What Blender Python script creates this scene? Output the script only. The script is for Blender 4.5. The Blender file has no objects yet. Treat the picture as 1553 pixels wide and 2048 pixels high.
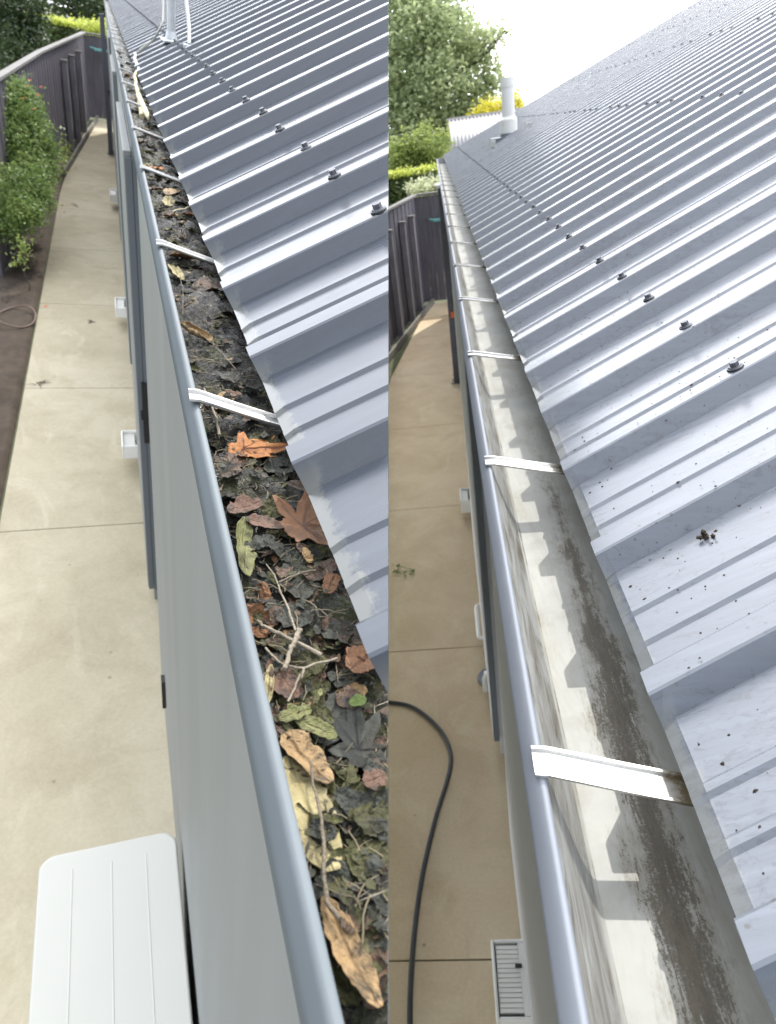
import bpy, bmesh, math, random
import numpy as np
from mathutils import Vector, Matrix, noise
random.seed(7); RNG = np.random.default_rng(11)
S = bpy.context.scene
COL = S.collection
PI = math.pi

# ------------------------------------------------------------------ camera, sky, sun, exposure
EYE = 2.95                                   # camera height over the right-hand path
F_PX = 1385.0; CXP, CYP = 776.5, 1024.0      # focal length in pixels of a 1553 wide picture
def axes(a, b, c):
    f = Vector((math.sin(a)*math.cos(b), math.cos(a)*math.cos(b), -math.sin(b)))
    r = Vector((math.cos(a), -math.sin(a), 0)); u = r.cross(f)
    return r*math.cos(c)+u*math.sin(c), -r*math.sin(c)+u*math.cos(c), f
AX_R = axes(-.12566, .49634, -.14632)
AX_L = axes(.42700, .59796, .18373)
cam = bpy.data.cameras.new('camera'); camo = bpy.data.objects.new('camera', cam); COL.objects.link(camo)
r, u, f = AX_R
camo.matrix_world = Matrix(((r.x, u.x, -f.x, 0), (r.y, u.y, -f.y, 0), (r.z, u.z, -f.z, EYE), (0, 0, 0, 1)))
cam.sensor_fit = 'HORIZONTAL'; cam.sensor_width = 36; cam.lens = 36*F_PX/1553
cam.clip_start = .02; cam.clip_end = 600
cam.dof.use_dof = True; cam.dof.focus_distance = .68; cam.dof.aperture_fstop = 16.0
S.camera = camo
SUN = Vector((.36, .655, 1.0)).normalized()
w = bpy.data.worlds.new('World'); S.world = w; w.use_nodes = True
nt = w.node_tree; bg = nt.nodes['Background']
sky = nt.nodes.new('ShaderNodeTexSky'); sky.sky_type = 'NISHITA'; sky.sun_disc = False
sky.sun_elevation = math.asin(SUN.z); sky.sun_rotation = math.atan2(SUN.x, SUN.y)
sky.air_density = 1.0; sky.dust_density = 4.0; sky.ozone_density = 1.0
mixw = nt.nodes.new('ShaderNodeMix'); mixw.data_type = 'RGBA'       # thin bright cloud over the blue
mixw.inputs[0].default_value = .62; tcw = nt.nodes.new('ShaderNodeTexCoord'); sxw = nt.nodes.new('ShaderNodeSeparateXYZ'); nt.links.new(tcw.outputs['Generated'], sxw.inputs[0])
rw = nt.nodes.new('ShaderNodeMapRange'); rw.inputs[1].default_value = 0; rw.inputs[2].default_value = .75; rw.inputs[3].default_value = 23; rw.inputs[4].default_value = 11.5
nt.links.new(sxw.outputs['Z'], rw.inputs[0])
dw = nt.nodes.new('ShaderNodeVectorMath'); dw.operation = 'DOT_PRODUCT'; dw.inputs[1].default_value = SUN; nt.links.new(tcw.outputs['Generated'], dw.inputs[0])
dr_ = nt.nodes.new('ShaderNodeMapRange'); dr_.inputs[1].default_value = -.2; dr_.inputs[2].default_value = .9; dr_.inputs[3].default_value = .30; dr_.inputs[4].default_value = 1.35
nt.links.new(dw.outputs['Value'], dr_.inputs[0]); glow = nt.nodes.new('ShaderNodeMath'); glow.operation = 'MULTIPLY'      # and towards the sun
nt.links.new(rw.outputs[0], glow.inputs[0]); nt.links.new(dr_.outputs[0], glow.inputs[1]); cw = nt.nodes.new('ShaderNodeCombineColor')      # cloud is brightest low down
for i_ in range(3):
    mw_ = nt.nodes.new('ShaderNodeMath'); mw_.operation = 'MULTIPLY'; mw_.inputs[1].default_value = (1, 1.02, 1.06)[i_]; nt.links.new(glow.outputs[0], mw_.inputs[0]); nt.links.new(mw_.outputs[0], cw.inputs[i_])
nt.links.new(cw.outputs[0], mixw.inputs[7])
nt.links.new(sky.outputs[0], mixw.inputs[6]); nt.links.new(mixw.outputs[2], bg.inputs[0])
bg.inputs[1].default_value = .15
sl_ = bpy.data.lights.new('sun', 'SUN'); so = bpy.data.objects.new('sun', sl_); COL.objects.link(so)
sl_.energy = 2.0; sl_.angle = math.radians(.5); sl_.color = (1, .955, .88)
so.rotation_euler = SUN.to_track_quat('Z', 'Y').to_euler(); so.location = (0, 0, 20)
S.view_settings.view_transform = 'Standard'; S.view_settings.look = 'None'
S.view_settings.exposure = .88; S.view_settings.gamma = 1
S.render.engine = 'CYCLES'

# ------------------------------------------------------------------ the two frames: X away from the path, Y along the eave, Z up
def rotm(ax): return Matrix((ax[0], ax[1], ax[2]))                  # rows: local -> camera axes
Q = rotm(AX_R).transposed() @ rotm(AX_L)
M_R = Matrix.Translation((0, 0, EYE))
M_L = Matrix.Translation((0, 0, EYE)) @ Q.to_4x4()
FR = {'R': (M_R, AX_R), 'L': (M_L, AX_L)}
def ray(fr, x, y):
    r, u, f = FR[fr][1]
    return f + r*((x-CXP)/F_PX) - u*((y-CYP)/F_PX)
def onz(fr, x, y, z): d = ray(fr, x, y); return d*(z/d.z)
def ony(fr, x, y, Y): d = ray(fr, x, y); return d*(Y/d.y)
def side_plane(px):                                                 # world plane through a picture column
    a = rotm(AX_R).transposed() @ Vector(((px-CXP)/F_PX, 0, 1)); b = Vector(AX_R[1])
    n = a.cross(b); n.normalize()
    if n.dot(AX_R[0]) < 0: n = -n
    return n                                                        # points to picture right
# measures (metres, camera at the origin of each frame)
R = dict(ex=.1447, ez=-.45, zg=-2.95, sl=.3703, sk=.2226, pitch=.2124, r0=.2357, len0=-.9, len1=12.7, up=7.0, rq=.92)
L = dict(ex=.1331, ez=-.317, zg=-2.74, sl=.5100, sk=-.045, pitch=.2120, r0=.4838, len0=.0, len1=18.6, up=1.8, rq=.88)
CUT = side_plane(777.0)

# ------------------------------------------------------------------ helpers
def tag(o, label=None, cat=None, group=None, kind=None):
    if label: o['label'] = label
    if cat: o['category'] = cat
    if group: o['group'] = group
    if kind: o['kind'] = kind
    return o
class MB:
    def __init__(s): s.v = []; s.f = []; s.sm = []
    def add(s, vs, fs, smooth=False):
        n = len(s.v); s.v += [tuple(v) for v in vs]; s.f += [tuple(i+n for i in f) for f in fs]; s.sm += [smooth]*len(fs); return s
    def box(s, x0, x1, y0, y1, z0, z1):
        vs = [(x, y, z) for x in (x0, x1) for y in (y0, y1) for z in (z0, z1)]
        return s.add(vs, [(0, 1, 3, 2), (4, 6, 7, 5), (0, 4, 5, 1), (2, 3, 7, 6), (0, 2, 6, 4), (1, 5, 7, 3)])
    def prism(s, prof, y0, y1, closed=True, smooth=False, ny=1, cap=True):   # profile in x,z swept along y
        n = len(prof); ys = [y0+(y1-y0)*i/ny for i in range(ny+1)]
        vs = [(p[0], y, p[1]) for y in ys for p in prof]; fs = []
        for k in range(ny):
            for i in range(n if closed else n-1):
                j = (i+1) % n; fs.append((k*n+i, k*n+j, (k+1)*n+j, (k+1)*n+i))
        s.add(vs, fs, smooth)
        if closed and cap: s.add([(p[0], y0, p[1]) for p in prof], [tuple(range(n))]); s.add([(p[0], y1, p[1]) for p in prof], [tuple(reversed(range(n)))])
        return s
    def tube(s, pts, rad, n=8, cap=True):
        pts = [Vector(p) for p in pts]; m = len(pts)
        rads = rad if isinstance(rad, (list, tuple)) else [rad]*m
        up = Vector((.13, .21, .97)); vs = []
        for i, p in enumerate(pts):
            t = (pts[min(i+1, m-1)]-pts[max(i-1, 0)]).normalized()
            a = t.cross(up)
            if a.length < .1: a = t.cross(Vector((1, 0, 0)))
            a.normalize(); b = t.cross(a)
            for k in range(n):
                q = 2*PI*k/n; vs.append(p+(a*math.cos(q)+b*math.sin(q))*rads[i])
        fs = [(i*n+k, i*n+(k+1) % n, (i+1)*n+(k+1) % n, (i+1)*n+k) for i in range(m-1) for k in range(n)]
        s.add(vs, fs, True)
        if cap: s.add(vs[:n], [tuple(reversed(range(n)))]); s.add(vs[-n:], [tuple(range(n))])
        return s
    def cyl(s, c, r, z0, z1, n=16, r1=None):
        return s.tube([(c[0], c[1], z0), (c[0], c[1], z1)], [r, r if r1 is None else r1], n)
    def mesh(s, name):
        me = bpy.data.meshes.new(name); me.from_pydata(s.v, [], s.f); me.validate()
        if len(me.polygons) == len(s.sm): me.polygons.foreach_set('use_smooth', s.sm)
        me.update(); return me
    def build(s, name, mat, parent=None, fr=None, bevel=0, fix=True):
        me = s.mesh(name)
        if fix:
            bm = bmesh.new(); bm.from_mesh(me); bmesh.ops.recalc_face_normals(bm, faces=bm.faces); bm.to_mesh(me); bm.free()
        me.materials.append(mat)
        return link(name, me, parent, fr, bevel)
def link(name, me, parent=None, fr=None, bevel=0):
    o = bpy.data.objects.new(name, me); COL.objects.link(o)
    if parent is not None: o.parent = parent
    elif fr is not None: o.matrix_world = FR[fr][0]
    if bevel:
        m = o.modifiers.new('bevel', 'BEVEL'); m.width = bevel; m.segments = 2; m.limit_method = 'ANGLE'; m.angle_limit = math.radians(40)
    return o
def recentre(o, fr):                                                # origin to the middle of a thing, frame kept
    me = o.data; n = len(me.vertices)
    if not n: return o
    co = np.empty(n*3); me.vertices.foreach_get('co', co); co = co.reshape(-1, 3)
    c = Vector(((co[:, 0].min()+co[:, 0].max())/2, (co[:, 1].min()+co[:, 1].max())/2, co[:, 2].min()))
    me.transform(Matrix.Translation(-c)); o.matrix_world = FR[fr][0] @ Matrix.Translation(c); return o
def empty(name, fr, loc, rz=0):
    o = bpy.data.objects.new(name, None); COL.objects.link(o); o.empty_display_size = .1
    o.matrix_world = FR[fr][0] @ Matrix.Translation(loc) @ Matrix.Rotation(rz, 4, 'Z'); return o
def cut(o, mw=None, n=None, keep_left=True):                        # trim a mesh at a plane through the camera; no wall stands there
    n = CUT if n is None else n
    mw = mw or o.matrix_world; inv = mw.inverted()
    co = inv @ Vector((0, 0, EYE)); no = (mw.to_3x3().transposed() @ n).normalized()
    bm = bmesh.new(); bm.from_mesh(o.data)
    bmesh.ops.bisect_plane(bm, geom=bm.verts[:]+bm.edges[:]+bm.faces[:], dist=1e-6, plane_co=co, plane_no=no, clear_outer=keep_left, clear_inner=not keep_left)
    bm.to_mesh(o.data); bm.free(); return o

# ------------------------------------------------------------------ materials
def newmat(name):
    m = bpy.data.materials.new(name); m.use_nodes = True; nt = m.node_tree
    return m, nt, nt.nodes['Principled BSDF']
def N(nt, t, **kw):
    n = nt.nodes.new(t)
    for k, v in kw.items():
        if k.startswith('i_'): n.inputs[k[2:].replace('_', ' ')].default_value = v
        else: setattr(n, k, v)
    return n
def ramp(nt, src, stops):
    n = nt.nodes.new('ShaderNodeValToRGB'); e = n.color_ramp.elements
    while len(e) < len(stops): e.new(.5)
    for x, (p, c) in zip(e, stops):
        x.position = p; x.color = (*c, 1) if len(c) == 3 else c
    nt.links.new(src, n.inputs[0]); return n.outputs[0]
def coords(nt, scale=(1, 1, 1), src='Object', rot=(0, 0, 0)):
    tc = nt.nodes.new('ShaderNodeTexCoord'); mp = nt.nodes.new('ShaderNodeMapping')
    mp.inputs['Scale'].default_value = scale; mp.inputs['Rotation'].default_value = rot
    nt.links.new(tc.outputs[src], mp.inputs[0]); return mp.outputs[0]
def tex(nt, vec, scale, detail=4, rough=.55, dist=0.0):
    n = N(nt, 'ShaderNodeTexNoise'); n.inputs['Scale'].default_value = scale; n.inputs['Detail'].default_value = detail
    n.inputs['Roughness'].default_value = rough; n.inputs['Distortion'].default_value = dist
    nt.links.new(vec, n.inputs['Vector']); return n.outputs['Fac']
def mix(nt, fac, a, b, mode='MIX'):
    n = nt.nodes.new('ShaderNodeMix'); n.data_type = 'RGBA'; n.blend_type = mode
    for i, v in ((0, fac), (6, a), (7, b)):
        if hasattr(v, 'is_linked') or hasattr(v, 'links'): nt.links.new(v, n.inputs[i])
        else: n.inputs[i].default_value = v if i == 0 else (*v, 1)
    return n.outputs[2]
def bump(nt, bs, h, strength=.3, dist=.01):
    b = nt.nodes.new('ShaderNodeBump'); b.inputs['Strength'].default_value = strength; b.inputs['Distance'].default_value = dist
    nt.links.new(h, b.inputs['Height']); nt.links.new(b.outputs[0], bs.inputs['Normal'])
def math_(nt, op, a, b=None, c=None):
    n = nt.nodes.new('ShaderNodeMath'); n.operation = op; n.use_clamp = False
    for i, v in enumerate((a, b, c)):
        if v is None: continue
        if hasattr(v, 'links'): nt.links.new(v, n.inputs[i])
        else: n.inputs[i].default_value = v
    return n.outputs[0]
def simple(name, col, rough=.5, metal=0, var=.12, scale=8, bmp=0, spec=.5, coat=0, stretch=(1, 1, 1)):
    m, nt, b = newmat(name); v = coords(nt, stretch)
    n = tex(nt, v, scale, 5)
    c = ramp(nt, n, [(.25, tuple(x*(1-var) for x in col)), (.75, tuple(min(1, x*(1+var)) for x in col))])
    nt.links.new(c, b.inputs['Base Color']); b.inputs['Roughness'].default_value = rough; b.inputs['Metallic'].default_value = metal
    b.inputs['Specular IOR Level'].default_value = spec; b.inputs['Coat Weight'].default_value = coat
    if bmp: bump(nt, b, tex(nt, v, scale*6, 4), bmp, .004)
    return m

def roof_mat(name, col, speck, zedge, rough, lich):
    m, nt, b = newmat(name); v = coords(nt)
    big = tex(nt, v, 1.3, 3); mid = tex(nt, v, 22, 5)
    c = ramp(nt, big, [(.3, tuple(x*.93 for x in col)), (.7, tuple(x*1.06 for x in col))])
    vs = coords(nt, (3, 40, 3)); fl = tex(nt, vs, 3, 4)
    c = mix(nt, ramp(nt, fl, [(.35, (0, 0, 0)), (.8, (.25, .25, .25))]), c, tuple(x*1.25 for x in col))
    run = tex(nt, coords(nt, (1.2, 22, 1.2)), 5, 5, .6); c = mix(nt, ramp(nt, run, [(.45, (0, 0, 0)), (.75, (.35, .35, .35))]), c, tuple(x*1.9 for x in col))
    mot = ramp(nt, math_(nt, 'ADD', tex(nt, coords(nt, (1, 2.5, 1)), 55, 6, .75, 1.0), math_(nt, 'MULTIPLY_ADD', tex(nt, v, 4, 3), .5, -.25)), [(.55, (0, 0, 0)), (.66, (.55*speck,)*3)])
    c = mix(nt, mot, c, tuple(x*.45 for x in col))
    # dirt specks
    vo = N(nt, 'ShaderNodeTexVoronoi'); vo.inputs['Scale'].default_value = 75; vo.inputs['Randomness'].default_value = 1; nt.links.new(v, vo.inputs['Vector'])
    area = ramp(nt, tex(nt, v, 5, 3), [(.42, (0, 0, 0)), (.62, (1, 1, 1))])
    dot = ramp(nt, vo.outputs['Distance'], [(.10, (1, 1, 1)), (.17, (0, 0, 0))])
    k = math_(nt, 'MULTIPLY', math_(nt, 'MULTIPLY', dot, area), speck)
    c = mix(nt, k, c, (.05, .045, .04))
    # pale lichen and grit along the lower edge of the sheets
    sx = N(nt, 'ShaderNodeSeparateXYZ'); nt.links.new(coords(nt), sx.inputs[0])
    d = math_(nt, 'SUBTRACT', sx.outputs['X'], zedge)
    e = math_(nt, 'MULTIPLY_ADD', d, -48.0, .80)
    e = math_(nt, 'ADD', e, math_(nt, 'MULTIPLY', tex(nt, v, 70, 8, .8), 1.7))
    e = math_(nt, 'ADD', e, -.25)
    e = math_(nt, 'ADD', e, math_(nt, 'MULTIPLY_ADD', tex(nt, v, 7, 3), .9, -.52))
    e = ramp(nt, e, [(.70, (0, 0, 0)), (.98, (lich, lich, lich))])
    att = N(nt, 'ShaderNodeAttribute'); att.attribute_name = 'pan'
    c = mix(nt, math_(nt, 'MULTIPLY', e, att.outputs['Fac']), c, (.27, .27, .22))
    nt.links.new(c, b.inputs['Base Color'])
    rr = ramp(nt, math_(nt, 'ADD', math_(nt, 'MULTIPLY', mid, .5), math_(nt, 'MULTIPLY', run, .5)), [(.35, (rough*.8,)*3), (.65, (rough*1.35,)*3)]); nt.links.new(rr, b.inputs['Roughness'])
    b.inputs['Specular IOR Level'].default_value = .7; b.inputs['Coat Weight'].default_value = .6; b.inputs['Coat Roughness'].default_value = .2; b.inputs['Coat IOR'].default_value = 1.7
    bump(nt, b, tex(nt, coords(nt, (1, 2, 1)), 7, 4), .2, .004)
    return m
M = {}
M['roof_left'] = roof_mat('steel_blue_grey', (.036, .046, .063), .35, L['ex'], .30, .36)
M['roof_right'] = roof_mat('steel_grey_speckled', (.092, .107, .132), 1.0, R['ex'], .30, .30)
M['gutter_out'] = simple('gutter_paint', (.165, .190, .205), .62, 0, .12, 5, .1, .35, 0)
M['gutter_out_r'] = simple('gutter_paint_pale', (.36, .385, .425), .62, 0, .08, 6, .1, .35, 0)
M['wall_l'] = simple('cladding_green_grey', (.25, .265, .26), .5, 0, .10, 2.2, .03, .5, 0, (3, 3, .35))
M['wall_r'] = simple('cladding_grey', (.62, .63, .64), .55, 0, .05, 1.5, 0)
M['door'] = simple('door_slate', (.14, .16, .18), .45, 0, .08, 3)
M['black'] = simple('black_rubber', (.015, .015, .017), .45, 0, .2, 20)
M['steel'] = simple('screw_zinc', (.13, .135, .15), .40, .5, .25, 200)
M['alu'] = simple('aluminium', (.55, .55, .54), .30, .85, .06, 60, .15, .5, 0, (1, 20, 1))
M['white'] = simple('white_plastic', (.86, .86, .82), .35, 0, .04, 3)
M['white_dim'] = simple('white_plastic_aged', (.56, .56, .51), .4, 0, .03, 2.5)
M['galv'] = simple('galvanised', (.50, .53, .55), .38, .7, .15, 40)
M['teal'] = simple('teal_plastic', (.16, .42, .40), .45, 0, .1, 20)
M['hose'] = simple('hose_rubber', (.030, .034, .036), .38, 0, .2, 30)
M['post'] = simple('post_dark', (.10, .10, .125), .5, 0, .15, 6)
M['orange'] = simple('orange_plastic', (.75, .16, .03), .4)
M['kerb'] = simple('timber_kerb', (.20, .19, .17), .8, 0, .25, 12, .3)

def alu_dirty():
    m, nt, b = newmat('aluminium_stained'); v = coords(nt)
    sx = N(nt, 'ShaderNodeSeparateXYZ'); nt.links.new(v, sx.inputs[0])
    d = math_(nt, 'MULTIPLY_ADD', sx.outputs['X'], 20.0, -2.45)
    d = math_(nt, 'ADD', d, math_(nt, 'MULTIPLY', tex(nt, coords(nt, (1, 1.6, 1)), 90, 6, .7), .9))
    k = ramp(nt, d, [(.62, (0, 0, 0)), (.95, (1, 1, 1))])
    c = mix(nt, k, (.60, .60, .585), (.12, .095, .055)); nt.links.new(c, b.inputs['Base Color'])
    mt = ramp(nt, k, [(0, (.85,)*3), (1, (.1,)*3)]); nt.links.new(mt, b.inputs['Metallic']); b.inputs['Roughness'].default_value = .27
    bump(nt, b, tex(nt, coords(nt, (60, 900, 60)), 1.5, 3), .12, .001)
    return m
M['alu_r'] = alu_dirty()
def fence_mat():
    m, nt, b = newmat('fence_stained_timber'); v = coords(nt, (14, 14, .8))
    c = ramp(nt, tex(nt, v, 2.2, 6, .6), [(.25, (.062, .057, .074)), (.75, (.145, .135, .162))])
    nt.links.new(c, b.inputs['Base Color']); b.inputs['Roughness'].default_value = .7
    bump(nt, b, tex(nt, v, 8, 4), .4, .004); return m
M['fence'] = fence_mat()
M['fence_post'] = simple('fence_post', (.22, .21, .23), .75, 0, .2, 6)
M['fence_cap'] = simple('weathered_timber', (.17, .165, .16), .8, 0, .2, 10, .3, .4, 0, (1, .2, 1))
def concrete(name, c0, c1, c2):
    m, nt, b = newmat(name); v = coords(nt)
    a = tex(nt, v, .9, 6, .6, .4); fine = tex(nt, v, 60, 5, .7)
    c = ramp(nt, a, [(.34, c0), (.5, c1), (.66, c2)])
    blot = ramp(nt, tex(nt, v, 2.6, 6, .65, .8), [(.45, (0, 0, 0)), (.66, (.55, .55, .55))])
    c = mix(nt, blot, c, tuple(x*y for x, y in zip(c0, (.80, .74, .66))))
    pale = ramp(nt, tex(nt, coords(nt, (1, .5, 1), 'Object', (.3, 0, .5)), 3.4, 5, .6, 1.2), [(.56, (0, 0, 0)), (.70, (.5, .5, .5))]); c = mix(nt, pale, c, tuple(min(.75, x*1.12) for x in c2))
    c = mix(nt, .35, c, ramp(nt, fine, [(.3, tuple(x*.75 for x in c1)), (.7, tuple(min(1, x*1.15) for x in c1))]))
    vo = N(nt, 'ShaderNodeTexVoronoi'); vo.inputs['Scale'].default_value = 5.5; nt.links.new(v, vo.inputs['Vector'])
    dot = ramp(nt, vo.outputs['Distance'], [(.025, (1, 1, 1)), (.06, (0, 0, 0))])
    c = mix(nt, math_(nt, 'MULTIPLY', dot, .55), c, (.10, .09, .06))
    nt.links.new(c, b.inputs['Base Color']); b.inputs['Roughness'].default_value = .82
    bump(nt, b, fine, .25, .004); return m
M['conc_l'] = concrete('concrete_left', (.38, .335, .23), (.48, .43, .305), (.56, .515, .39))
M['conc_r'] = concrete('concrete_right', (.56, .44, .28), (.67, .545, .37), (.74, .64, .47))
M['joint'] = simple('joint_dirt', (.10, .09, .06), .9, 0, .3, 30)
M['soil'] = simple('soil', (.042, .030, .020), .95, 0, .45, 9, .9)
M['lawn'] = simple('rough_ground', (.10, .11, .06), .95, 0, .3, 3, .5)

def gutter_in():
    m, nt, b = newmat('gutter_inside_stained'); v = coords(nt)
    sx = N(nt, 'ShaderNodeSeparateXYZ'); nt.links.new(v, sx.inputs[0]); X = sx.outputs['X']; Z = sx.outputs['Z']
    st = coords(nt, (1, .22, 1)); g = coords(nt, (1, .45, 1))
    base = ramp(nt, tex(nt, v, 14, 5), [(.3, (.27, .28, .262)), (.7, (.335, .342, .32))])
    film = ramp(nt, tex(nt, st, 26, 6, .65, .6), [(.46, (0, 0, 0)), (.72, (.6, .6, .6))])
    base = mix(nt, film, base, (.20, .18, .13))
    # mud: denser to the back of the floor
    n1 = tex(nt, st, 38, 8, .72, .5); n2 = tex(nt, g, 150, 6, .75, .3); lowf = tex(nt, coords(nt, (1, .5, 1)), 6, 3)
    scr = tex(nt, coords(nt, (1, .10, 1), 'Object', (0, 0, .12)), 210, 4, .7, .8)
    cen = math_(nt, 'MULTIPLY_ADD', math_(nt, 'MINIMUM', sx.outputs['Y'], .9), .020, .127)
    s = math_(nt, 'MULTIPLY_ADD', math_(nt, 'ABSOLUTE', math_(nt, 'SUBTRACT', X, cen)), -34.0, .98)
    for nn, kk in ((n1, 2.2), (n2, 1.5), (lowf, 1.6), (scr, 1.3)): s = math_(nt, 'ADD', s, math_(nt, 'MULTIPLY_ADD', nn, kk, -kk*.5))
    s = math_(nt, 'SUBTRACT', s, math_(nt, 'MULTIPLY', math_(nt, 'MAXIMUM', math_(nt, 'SUBTRACT', sx.outputs['Y'], .62), 0), 1.15))
    s = math_(nt, 'MAXIMUM', s, 0)
    soft = ramp(nt, math_(nt, 'MAXIMUM', math_(nt, 'ADD', s, math_(nt, 'MULTIPLY_ADD', tex(nt, v, 18, 4, .6), 1.4, -.45)), 0), [(.25, (0, 0, 0)), (.9, (.62, .62, .62))])
    base = mix(nt, soft, base, (.135, .12, .085))
    s = math_(nt, 'ADD', s, math_(nt, 'MULTIPLY_ADD', tex(nt, v, 420, 4, .8), 1.5, -.75))
    k = ramp(nt, s, [(.52, (0, 0, 0)), (.60, (.7, .7, .7)), (1.0, (1, 1, 1))])
    edge = math_(nt, 'SUBTRACT', .168, X); ek = math_(nt, 'LESS_THAN', math_(nt, 'ADD', edge, math_(nt, 'MULTIPLY', n1, .012)), .0135)
    mud = ramp(nt, n2, [(.3, (.040, .034, .024)), (.7, (.095, .082, .058))])
    c = mix(nt, k, base, mud)
    # dirty bottom corner and the sloping front wall
    cor = math_(nt, 'ABSOLUTE', math_(nt, 'SUBTRACT', X, .0790))
    ck = math_(nt, 'ADD', math_(nt, 'MULTIPLY', cor, 170.0), math_(nt, 'MULTIPLY', n1, 1.0))
    ck = ramp(nt, ck, [(.42, (.9, .9, .9)), (.62, (0, 0, 0))])
    c = mix(nt, ck, c, (.09, .08, .055))
    wk = math_(nt, 'GREATER_THAN', Z, 2.95-.5425)
    wall = ramp(nt, tex(nt, coords(nt, (1, .18, 1)), 60, 7, .7, .7), [(.42, (.25, .26, .255)), (.55, (.17, .165, .15)), (.68, (.075, .068, .055))])
    c = mix(nt, wk, c, wall)
    nt.links.new(c, b.inputs['Base Color']); b.inputs['Roughness'].default_value = .5; b.inputs['Specular IOR Level'].default_value = .35
    bump(nt, b, n1, .12, .002); return m
M['gutter_in'] = gutter_in()

def sludge_mat():
    m, nt, b = newmat('wet_black_sludge'); v = coords(nt)
    a = tex(nt, v, 22, 7, .65, 1.0); c2 = tex(nt, v, 60, 6, .7, .4); big = tex(nt, v, 7, 3)
    c = ramp(nt, a, [(.36, (.004, .004, .0035)), (.52, (.014, .013, .011)), (.64, (.045, .044, .033)), (.78, (.11, .105, .08))])
    moss = ramp(nt, math_(nt, 'ADD', tex(nt, v, 16, 6, .7), math_(nt, 'MULTIPLY_ADD', big, .6, -.3)), [(.50, (0, 0, 0)), (.66, (.9, .9, .9))])
    c = mix(nt, moss, c, (.052, .060, .014))
    tan = ramp(nt, tex(nt, coords(nt, (1, 1, 1), 'Object', (.4, .2, .9)), 30, 7, .7, .6), [(.58, (0, 0, 0)), (.68, (.8, .8, .8))])
    c = mix(nt, tan, c, (.17, .125, .065))
    nt.links.new(c, b.inputs['Base Color'])
    nt.links.new(ramp(nt, c2, [(.35, (.10,)*3), (.65, (.50,)*3)]), b.inputs['Roughness'])
    b.inputs['Specular IOR Level'].default_value = .75
    h = math_(nt, 'ADD', math_(nt, 'MULTIPLY', tex(nt, v, 90, 8, .7, 1.2), 1.0), math_(nt, 'MULTIPLY', tex(nt, v, 300, 5, .7), .4))
    bump(nt, b, h, 1.0, .010); return m
M['sludge'] = sludge_mat()
def leaf_mat(name, col, vein, rough=.5, var=.3, spot=.5, dirt=.85):
    m, nt, b = newmat(name); v = coords(nt)
    c = ramp(nt, tex(nt, v, 28, 6, .6, .5), [(.25, tuple(x*(1-var) for x in col)), (.5, col), (.78, tuple(min(1, x*(1+var)) for x in col))])
    sp = ramp(nt, tex(nt, v, 75, 5, .7), [(.60, (0, 0, 0)), (.72, (spot,)*3)])
    c = mix(nt, sp, c, tuple(x*.22 for x in col))
    at = N(nt, 'ShaderNodeAttribute'); at.attribute_name = 'vein'
    c = mix(nt, at.outputs['Fac'], c, vein)
    dk = ramp(nt, math_(nt, 'ADD', tex(nt, v, 45, 7, .7, .8), math_(nt, 'MULTIPLY_ADD', tex(nt, v, 16, 2), .5, -.25)), [(.46, (0, 0, 0)), (.60, (dirt,)*3)])
    c = mix(nt, dk, c, (.022, .020, .014))
    nt.links.new(c, b.inputs['Base Color']); b.inputs['Roughness'].default_value = rough
    b.inputs['Specular IOR Level'].default_value = .35
    h = math_(nt, 'ADD', tex(nt, v, 110, 6, .7, .4), math_(nt, 'MULTIPLY', at.outputs['Fac'], -.5)); bump(nt, b, h, .8, .004)
    return m
M['lf_orange'] = leaf_mat('dead_leaf_orange', (.36, .145, .04), (.09, .025, .02), dirt=.25)
M['lf_copper'] = leaf_mat('dead_leaf_copper', (.20, .095, .042), (.07, .03, .02), dirt=.45)
M['lf_pink'] = leaf_mat('dead_leaf_pink_brown', (.125, .068, .045), (.18, .11, .07))
M['lf_tan'] = leaf_mat('dead_leaf_tan', (.30, .20, .095), (.14, .085, .04))
M['lf_cream'] = leaf_mat('dead_leaf_cream', (.36, .31, .16), (.22, .18, .07), .55, .3, .6, dirt=.45)
M['lf_yellow'] = leaf_mat('dead_leaf_yellow_green', (.145, .150, .055), (.24, .23, .10), .5, .3, .6)
M['lf_olive'] = leaf_mat('rotting_leaf_olive', (.060, .060, .022), (.12, .11, .05), .6, .4, .7)
M['lf_grey'] = leaf_mat('rotting_leaf_grey', (.042, .045, .036), (.02, .02, .018), .6, .35, .6)
M['lf_brown'] = leaf_mat('rotting_leaf_brown', (.085, .050, .030), (.06, .035, .02), .35, .4, .6)
M['lf_green'] = leaf_mat('green_leaf', (.11, .16, .035), (.2, .26, .08), .4, .2, .1)
M['twig'] = simple('pale_twig', (.22, .19, .14), .7, 0, .35, 60, .8)
M['twig_fine'] = simple('fine_stems', (.15, .125, .075), .7, 0, .6, 18)
M['twig_dark'] = simple('dark_twig', (.14, .115, .08), .7, 0, .35, 60, .8)
M['branch'] = simple('bleached_branch', (.52, .47, .30), .7, 0, .35, 25, .8)
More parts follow.
